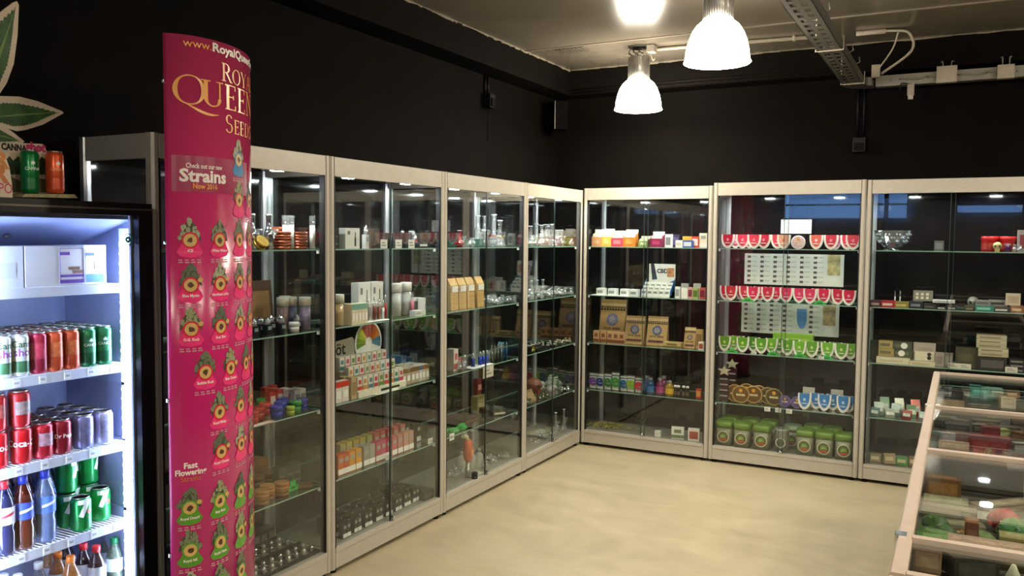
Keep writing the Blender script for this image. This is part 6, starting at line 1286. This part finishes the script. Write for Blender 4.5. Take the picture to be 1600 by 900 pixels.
row(carton, 'L3', 4, [798], .16, 'grey low stone-like case', 'box', w=.14, h=.05, d=.14, col='#5a584e', ink='#4a4840', style='label')
# water-pipe cabinet
for px, dep, kind, h_, rb, d in ((829, .1, 2, .14, .03, 'clear water pipe with straight body at the near post'), (838, .2, 0, .16, .04, 'clear beaker water pipe behind the first'), (846, .1, 1, .15, .04, 'clear bubble water pipe, third from near post'), (862, .1, 0, .16, .048, 'wide clear beaker water pipe mid shelf'), (857, .22, 2, .15, .03, 'straight clear water pipe behind the wide beaker'), (876, .1, 1, .12, .045, 'low clear bubble water pipe'), (885, .1, 0, .16, .045, 'tall clear beaker water pipe near the corner'), (884, .2, 1, .11, .045, 'low clear bubble water pipe near the corner'), (893, .1, 2, .12, .03, 'clear water pipe closest to the room corner')):
    row(water_pipe, 'L4', 0, [px], dep, d, 'water pipe', 'glass water pipes on the top shelf', h=h_, rb=rb, kind=kind)
row(hand_pipe, 'L4', 0, [834, 852, 870, 881], .07, 'stubby clear glass pipe', 'glass pipe', jit=1, L=.07, rb=.02)
row(water_pipe, 'L4', 1, [830, 839, 848], .2, 'short glass water pipe', 'water pipe', h=.12, rb=.03, kind=1)
GL = [827, 831, 834, 838, 842, 845, 849, 853, 857, 861, 865, 868, 872, 876, 880, 884, 888, 892]
row(hand_pipe, 'L4', 1, GL, [.06 + .05 * (i % 4) for i in range(18)], 'clear glass hand pipe', 'glass pipe', jit=1.3, L=.075, rb=.018)
row(carton, 'L4', 2, [834], .12, 'black low display tray', 'tray', w=.2, h=.025, d=.16, col='#161412', ink='#2a2826', style='spine')
row(hand_pipe, 'L4', 2, [828, 833, 838, 843], .11, 'dim metal pipe on the black tray', 'pipe', dz=.026, jit=1, L=.06, rb=.012, m=mat('#8a8882', .25, .8, .1, 40))
row(hand_pipe, 'L4', 2, [850, 855, 860, 866, 872, 878, 884, 891], [.08, .1, .07, .11, .08, .12, .09, .1], 'pale metal pipe', 'pipe', jit=1.2, L=.075, rb=.013, m=mat('#b0ae9a', .25, .6, .15, 40))
row(hand_pipe, 'L4', 2, [853, 863], .06, 'yellow-green glass pipe', 'glass pipe', jit=1, L=.08, rb=.014, m=liquid('#b0a838'))
row(skull, 'L4', 3, [833], .2, 'rust-red figure ornament', 'ornament', s=.13, col='#7a3a24')
row(carton, 'L4', 3, [829], .09, 'wooden wedge box with lid open', 'box', w=.11, h=.09, d=.05, col='#8a7048', ink='#a08a5c', style='label', tilt=-.5)
row(skull, 'L4', 3, [840, 846, 852, 858, 864, 871], [.16, .1, .2, .13, .24, .18], 'silver grey skull ornament', 'ornament', s=.07, col='#8f9088')
row(hand_pipe, 'L4', 3, [832, 838, 844, 850, 856], .06, 'greenish glass bead pipe', 'glass pipe', jit=1, L=.06, rb=.016, m=liquid('#6a7a4a'))
row(hand_pipe, 'L4', 3, [866, 872, 878, 884], .07, 'chrome spoon pipe', 'pipe', jit=1, L=.07, rb=.014, m=CHROME)
row(zip_bag, 'L4', 3, [880, 888], .16, 'green lettered clear bag', 'zip bag', w=.07, h=.11, col='#3a6a34')
for px, d in ((868, 'slim clear water pipe further from corner'), (883, 'slim clear water pipe nearer the corner')): row(water_pipe, 'L4', 4, [px], .1, d, 'water pipe', h=.16, rb=.026, kind=0)
row(hand_pipe, 'L4', 4, [832, 838, 844, 850, 856, 862, 874, 879], [.08, .12, .1, .16, .09, .14, .08, .12], 'loose clear glass adaptor', 'glass pipe', jit=1, L=.06, rb=.014)
row(flat_sheet, 'L4', 4, [845], .22, 'beige paper bed under the adaptors', 'paper', w=.3, d=.2, col='#a39a7c')

# ------------------------------------------------------------------ glass counters on the right
PK = mat('#c2b09e', .4, .3, .05, 25, 'warm_aluminium')
CX0, CX1 = 2.43, 3.04
def counter(y_near, y_mid, y_far, zt, gap, label):
    r = tag(empty('glass_counter', (CX0, y_near, 0)), label, 'display counter', 'glass topped counters in one line'); L = y_far - y_near; W = CX1 - CX0; M = y_mid - y_near; b = .032
    def part(n, mb, m, parent=None): return mk(n, mb, m, parent or r)
    for x in (0, W - b): part('side_frame', MB().prism([(x, zt - .03), (x + b, zt - .03), (x + b, zt - .004), (x + b - .004, zt), (x + .004, zt), (x, zt - .004)], 0, L, 'y'), PK)
    for y, nm, q in ((0, 'end_frame', .022), (L - .014, 'end_frame', .013), (M - .011, 'middle_rail', .022)): part(nm, B(b, W - b, y, y + q, zt - .02, zt + .001), PK)
    for x in (-.004, W - .02):
        c = part('corner_cap', MB().box(x, x + .024, M - .02, M + .012, zt - .036, zt + .004), CHROME)
        part('corner_post', B(x + .004, x + .024, M - .016, M + .008, .1, zt - .036), PK)
    for x in (0, W - b):
        for y in (0, L - b): part('post', B(x, x + b, y, y + b, .1, zt - .03), PK)
    for x in (.012, W - .018): part('side_pane', B(x, x + .006, b, L - b, zt - gap, zt - .03), PANE)
    part('top_pane', B(b - .004, W - b + .004, b * .6, M - .01, zt - .012, zt - .005), PANE); part('top_pane', B(b - .004, W - b + .004, M + .01, L - b * .6, zt - .012, zt - .005), PANE)
    part('deck', B(.02, W - .02, .02, L - .02, zt - gap - .015, zt - gap), mat('#4a463c', .5, 0, .15, 12)); part('cabinet_body', B(.004, W - .004, .004, L - .004, .1, zt - gap - .02), mat('#5a554c', .5, 0, .08, 12)); part('plinth', B(.03, W - .03, .03, L - .03, 0, .1), BLACK)
    return r, (zt - gap, gap, y_near, y_far)
cA, dA = counter(-2.93, -2.117, -1.107, .918, .105, 'far glass topped counter standing before the back-wall cabinets')
cB, dB = counter(-4.10, -3.855, -2.95, .924, .13, 'middle glass topped counter with lamp reflections in its pane')
cC, dC = counter(-5.6, -4.9, -4.135, .93, .13, 'near glass topped counter, only its far corner showing')
def cput(fn, px, py, deck, desc, cat, cn, group=None, yaw=0., **kw):
    z0, gap, ya, yb = deck[:4]; up = deck[4] if len(deck) > 4 else 0; kw['h'] = min(kw['h'], gap - .025 - up)
    o = fn(**kw); z = z0 + up; d = FWD + RGT * ((px - 800) / F_PX) - UPV * ((py - 450) / F_PX); t = (z - EYE.z) / d.z; p = EYE + d * t
    p.x = max(CX0 + .03 + kw['w'] / 2, min(CX1 - .03 - kw['w'] / 2, p.x)); p.y = max(ya + .03 + kw['d'] / 2, min(yb - .03 - kw['d'] / 2, p.y))
    o.location = (p.x, p.y, z); o.rotation_euler = (0, 0, yaw)
    if not settle(('counter', ya), o, (CX0 + .03, CX1 - .03, ya + .02, yb - .02), 0): scrap(o); return None
    tag(o, f'{desc} inside the {cn}', cat, group); return o
def herb(w=.1, d=.06, h=.03, col='#888', ink='#aaa', name='herb_pouch'):
    """soft clear bag of crumbled leaf: a lumpy body with flakes and a folded label"""
    q = MB().blob((0, 0, h * .5), w * .5, d * .62, h * .5, 14, 8, 0, .13); b = mk(name, q, mat(col, .55, 0, .45, 70)); f = MB()
    for i in range(26):
        a = random.uniform(0, 2 * PI); r_ = random.random() ** .5; x, y = math.cos(a) * r_ * w * .45, math.sin(a) * r_ * d * .55; z = h * (.55 + .42 * (1 - r_ * r_) ** .5)
        c, e = random.uniform(.004, .009), random.uniform(0, PI); n = f.add([(x, y, z), (x + c * math.cos(e), y + c * math.sin(e), z + .003), (x + c * math.cos(e + 1), y + c * math.sin(e + 1), z + .001)]); f.face((n, n + 1, n + 2))
    k_ = mk('leaf_flakes', f, mat(ink, .6, 0, .3, 60), b); k_['kind'] = 'stuff'
    mk('fold', B(-w * .5, -w * .34, -d * .3, d * .3, h * .3, h * .45), mat(ink, .4, 0, .2, 60), b); return b
def low(w=.1, d=.06, h=.03, col='#888', ink='#aaa', name='carton'): 
    b = mk(name, chamfer_box(w, d, h), mat(col, .45, 0, .08, 30)); mk('top_print', B(-w * .36, w * .36, -d * .3, d * .3, h, h + .0006), mat(ink, .5, 0, .35, 90), b); panel(b, -w * .4, w * .4, h * .2, h * .8, -d / 2, mat(ink, .5, 0, .2, 60)); return b
# middle counter contents
for px, py, w_, d_, h_, c, ink, yaw, d in ((1470, 775, .1, .05, .06, '#6a4a24', '#9a7038', 0, 'brown lighter box with brass front'), (1450, 760, .12, .08, .012, '#8a8a6c', '#a8a888', 0, 'greyish green flat pack in the far corner'), (1510, 768, .2, .06, .02, '#7f7660', '#b0a58a', .75, 'tan sleeve lying aslant'), (1480, 745, .14, .05, .015, '#7c7862', '#98947c', 0, 'flat olive pack near the far rail'),
                                           (1580, 775, .16, .04, .05, '#b02a28', '#d86a5a', 0, 'long red carton'), (1590, 755, .06, .06, .1, '#3a5068', '#6a88a0', .1, 'blue-grey carton beside the long red one'), (1545, 760, .1, .08, .01, '#8f8f84', '#a5a59a', 0, 'grey flat leaflet pack mid counter'), (1550, 800, .11, .07, .01, '#8a877a', '#9c998c', .1, 'grey card lying by the reflections'),
                                           (1440, 798, .1, .06, .02, '#6f6c58', '#7f7c66', 0, 'dim olive flat pack'), (1500, 790, .12, .05, .012, '#77725e', '#8d876f', .2, 'dim brown flat pack mid counter')):
    cput(low, px, py, dB, d, 'carton', 'middle counter', yaw=yaw, w=w_, d=d_, h=h_, col=c, ink=ink)
o = mk('label_strip', MB().box(-.17, .17, -.03, .03, 0, .004), mat('#a8907a', .5, 0, .08, 30)); mk('print', B(-.16, -.02, -.012, .012, .004, .0045), mat('#b89a86', .5, 0, .4, 120), o); o.location = (2.70, -3.70, dB[0] + .09); l_, h_ = reach(o); TAKEN.setdefault(('counter', -4.10), []).append((l_[0], h_[0], l_[1], h_[1], l_[2] - .01, h_[2])); tag(o, 'beige shelf strip across the middle counter', 'shelf strip')
for x in (-.16, .15): mk('bracket', B(x, x + .012, -.02, .02, -.09, 0), STEEL, o)
for px, py, c, ink, yaw, d, w_, h_ in ((1430, 830, '#3a5a2c', '#6a8a44', .3, 'dark green leafy pouch in the near corner', .07, .05), (1455, 834, '#7a4a24', '#b8843c', .2, 'orange brown twig pack', .1, .02), (1475, 838, '#33522c', '#5a7a40', .5, 'mossy pouch', .07, .05), (1495, 832, '#4a7a34', '#7aa04a', -.3, 'green leafy pouch', .09, .06), (1510, 840, '#5a7038', '#86985a', .2, 'olive green leafy pouch', .08, .05), (1570, 838, '#a8262a', '#d05a4a', .1, 'red berry pouch', .08, .06),
                                      (1558, 846, '#2f6a34', '#4a9a4a', .9, 'emerald upright pouch beside the red one', .05, .07), (1585, 850, '#2f9a3a', '#6ac06a', -.1, 'bright green wide pouch', .12, .03), (1578, 815, '#c8b88a', '#d8cca4', .3, 'cream beads pack', .08, .02), (1595, 830, '#b5b07a', '#cfc898', -.4, 'pale yellow folded pack', .09, .05)):
    cput(herb, px, py, dB, d, 'pouch', 'middle counter', yaw=yaw, w=w_, d=.06, h=h_, col=c, ink=ink)
o = mk('paper_cone', MB().lathe([(.04, 0), (.004, .085)], 14), mat('#c9c8a8', .6, 0, .06, 40)); o.location = (2.66, -3.80, dB[0]); tag(o, 'pale paper cone beside the leafy pouches inside the middle counter', 'paper cone'); mk('seam_print', MB().lathe([(.03, .035), (.028, .04)], 14, close=False), KRAFT, o)
for px, py, c, ink, w_, d_, h_, yaw, d in ((1412, 884, '#9a8064', '#b09878', .06, .04, .06, 0, 'tan square box by the side frame'), (1447, 878, '#a83a3a', '#d0605a', .03, .05, .05, .1, 'pair of red sticks in a box'), (1420, 862, '#4f7a3c', '#7a9a5a', .1, .05, .05, .1, 'green leafy pack under the rail'), (1455, 866, '#3f5a34', '#6a8a50', .1, .05, .04, -.2, 'mossy pack under the rail'), (1497, 876, '#2f57a0', '#9ab8e0', .06, .05, .05, -.5, 'blue and white folded pack'), (1480, 890, '#3a382f', '#4f4c40', .1, .06, .05, .4, 'charcoal pouch in front'), (1525, 890, '#8f8a58', '#a09a68', .1, .05, .08, 0, 'olive sheet standing upright'), (1508, 885, '#7a4a30', '#9a6a48', .03, .05, .09, 0, 'brown spine next to olive sheet')):
    cput(low, px, py, dB + (.02,), d, 'carton', 'middle counter near pane', yaw=yaw, w=w_, d=d_, h=h_, col=c, ink=ink)
for px, py in ((1572, 882), (1590, 890), (1560, 894), (1596, 874)):
    pass
for i, (x, y) in enumerate(((2.62, -3.93), (2.66, -3.97), (2.6, -3.99), (2.68, -3.92))):
    o = hand_pipe(L=.07, rb=.016, m=mat('#a8a698', .25, .5, .1, 40)); o.location = (x, y, dB[0] + .02); o.rotation_euler = (0, 0, i * .8); tag(o, f'grey metal pipe, {ORD[i]} of the cluster, middle counter near pane', 'pipe', 'metal pipes in the middle counter')
stp = mk('deck_step', B(-.28, .28, -.09, .1, 0, .019), mat('#4f4a40', .5, 0, .1, 20)); stp.location = (2.735, -3.97, dB[0]); tag(stp, 'raised dark shelf step under the near pane of middle counter', 'shelf'); mk('edge_strip', B(-.28, .28, -.092, -.09, .012, .019), PK, stp)
# far counter contents
FA = [(1468, 622, .11, .012, .03, '#d8b88c', '#e4c8a0', 0, 'cream price block at the middle rail'), (1490, 610, .08, .04, .04, '#2a2826', '#3a3836', 0, 'black low box'), (1475, 600, .05, .04, .02, '#7a7f84', '#9aa0a4', 0, 'small grey tag box'), (1505, 598, .09, .04, .02, '#5f5a52', '#8f8a80', .1, 'taupe flat box'), (1523, 612, .05, .05, .07, '#1f6a62', '#4a9a8c', 0, 'dark teal box'), (1538, 612, .09, .05, .06, '#5f9a88', '#a0c8b8', 0, 'mint green box'), (1553, 614, .05, .05, .04, '#8f8f86', '#b8b8ae', .1, 'grey white box'),
      (1572, 616, .08, .04, .05, '#8a8064', '#a89c78', 0, 'olive tan box'), (1572, 626, .06, .02, .05, '#a8a08c', '#b8b09c', 0, 'pale upright card box'), (1590, 628, .06, .02, .045, '#9a9886', '#a8a694', 0, 'second pale upright card box'), (1530, 625, .09, .03, .015, '#8a8474', '#aaa490', .05, 'beige flat strip box'), (1500, 590, .12, .05, .02, '#3a3c40', '#55585c', 0, 'slate flat box far side'), (1545, 592, .12, .05, .02, '#3f4448', '#5a6064', 0, 'steel grey flat box far side'), (1590, 604, .08, .05, .05, '#5f6a64', '#7f8a84', 0, 'grey green box far side')]
for px, py, w_, d_, h_, c, ink, yaw, d in FA: cput(low, px, py + 12, dA, d, 'carton', 'far counter', yaw=yaw, w=w_, d=d_, h=h_, col=c, ink=ink)
FB = [(1490, 688, .1, .012, .03, '#d8b494', '#e8c8aa', 0, 'cream price block at the near rail'), (1480, 678, .05, .03, .04, '#9a9698', '#b0acae', .2, 'grey bent card box'), (1500, 676, .13, .05, .035, '#6a4a3c', '#8a6654', 0, 'brown long box'), (1475, 640, .08, .03, .01, '#8f8a74', '#a8a38c', .1, 'pale strip near the middle rail'), (1500, 645, .07, .03, .01, '#7f7a6c', '#97927f', -.2, 'taupe strip near the middle rail'), (1540, 648, .1, .04, .015, '#6a5f4a', '#8f836a', .1, 'brown strip pack'), (1550, 640, .05, .03, .02, '#8f9a74', '#b0b890', 0, 'lime grey pack'),
      (1530, 660, .06, .04, .03, '#5a5448', '#8a8478', .3, 'stone pack mid far pane'), (1545, 688, .14, .05, .05, '#7a1a1c', '#9a3a34', 0, 'dark red long box'), (1535, 680, .06, .04, .07, '#6a1a1c', '#8a3434', .2, 'maroon box behind the red one'), (1562, 676, .06, .04, .05, '#7f8a4a', '#c0c88a', .5, 'yellow green bag'), (1578, 680, .06, .04, .05, '#6a4a34', '#8a6a4c', -.6, 'brown folded bag'), (1590, 690, .05, .04, .03, '#5f5a54', '#a8a49c', .2, 'grey pebbly pack'), (1570, 660, .1, .05, .02, '#4a4036', '#6a5f50', .2, 'umber flat pack'), (1500, 660, .09, .05, .03, '#3a3a30', '#55554a', 0, 'dark olive pack'), (1595, 650, .08, .05, .03, '#4f4438', '#6f6454', 0, 'sepia flat pack'), (1460, 655, .05, .04, .03, '#2f332c', '#4a5046', 0, 'blackish green pack'), (1480, 655, .06, .02, .012, '#9a9a90', '#b4b4aa', .1, 'silver small strip')]
for px, py, w_, d_, h_, c, ink, yaw, d in FB: cput(low, px, py + 14, dA, d, 'carton', 'far counter near pane', yaw=yaw, w=w_, d=d_, h=h_, col=c, ink=ink)
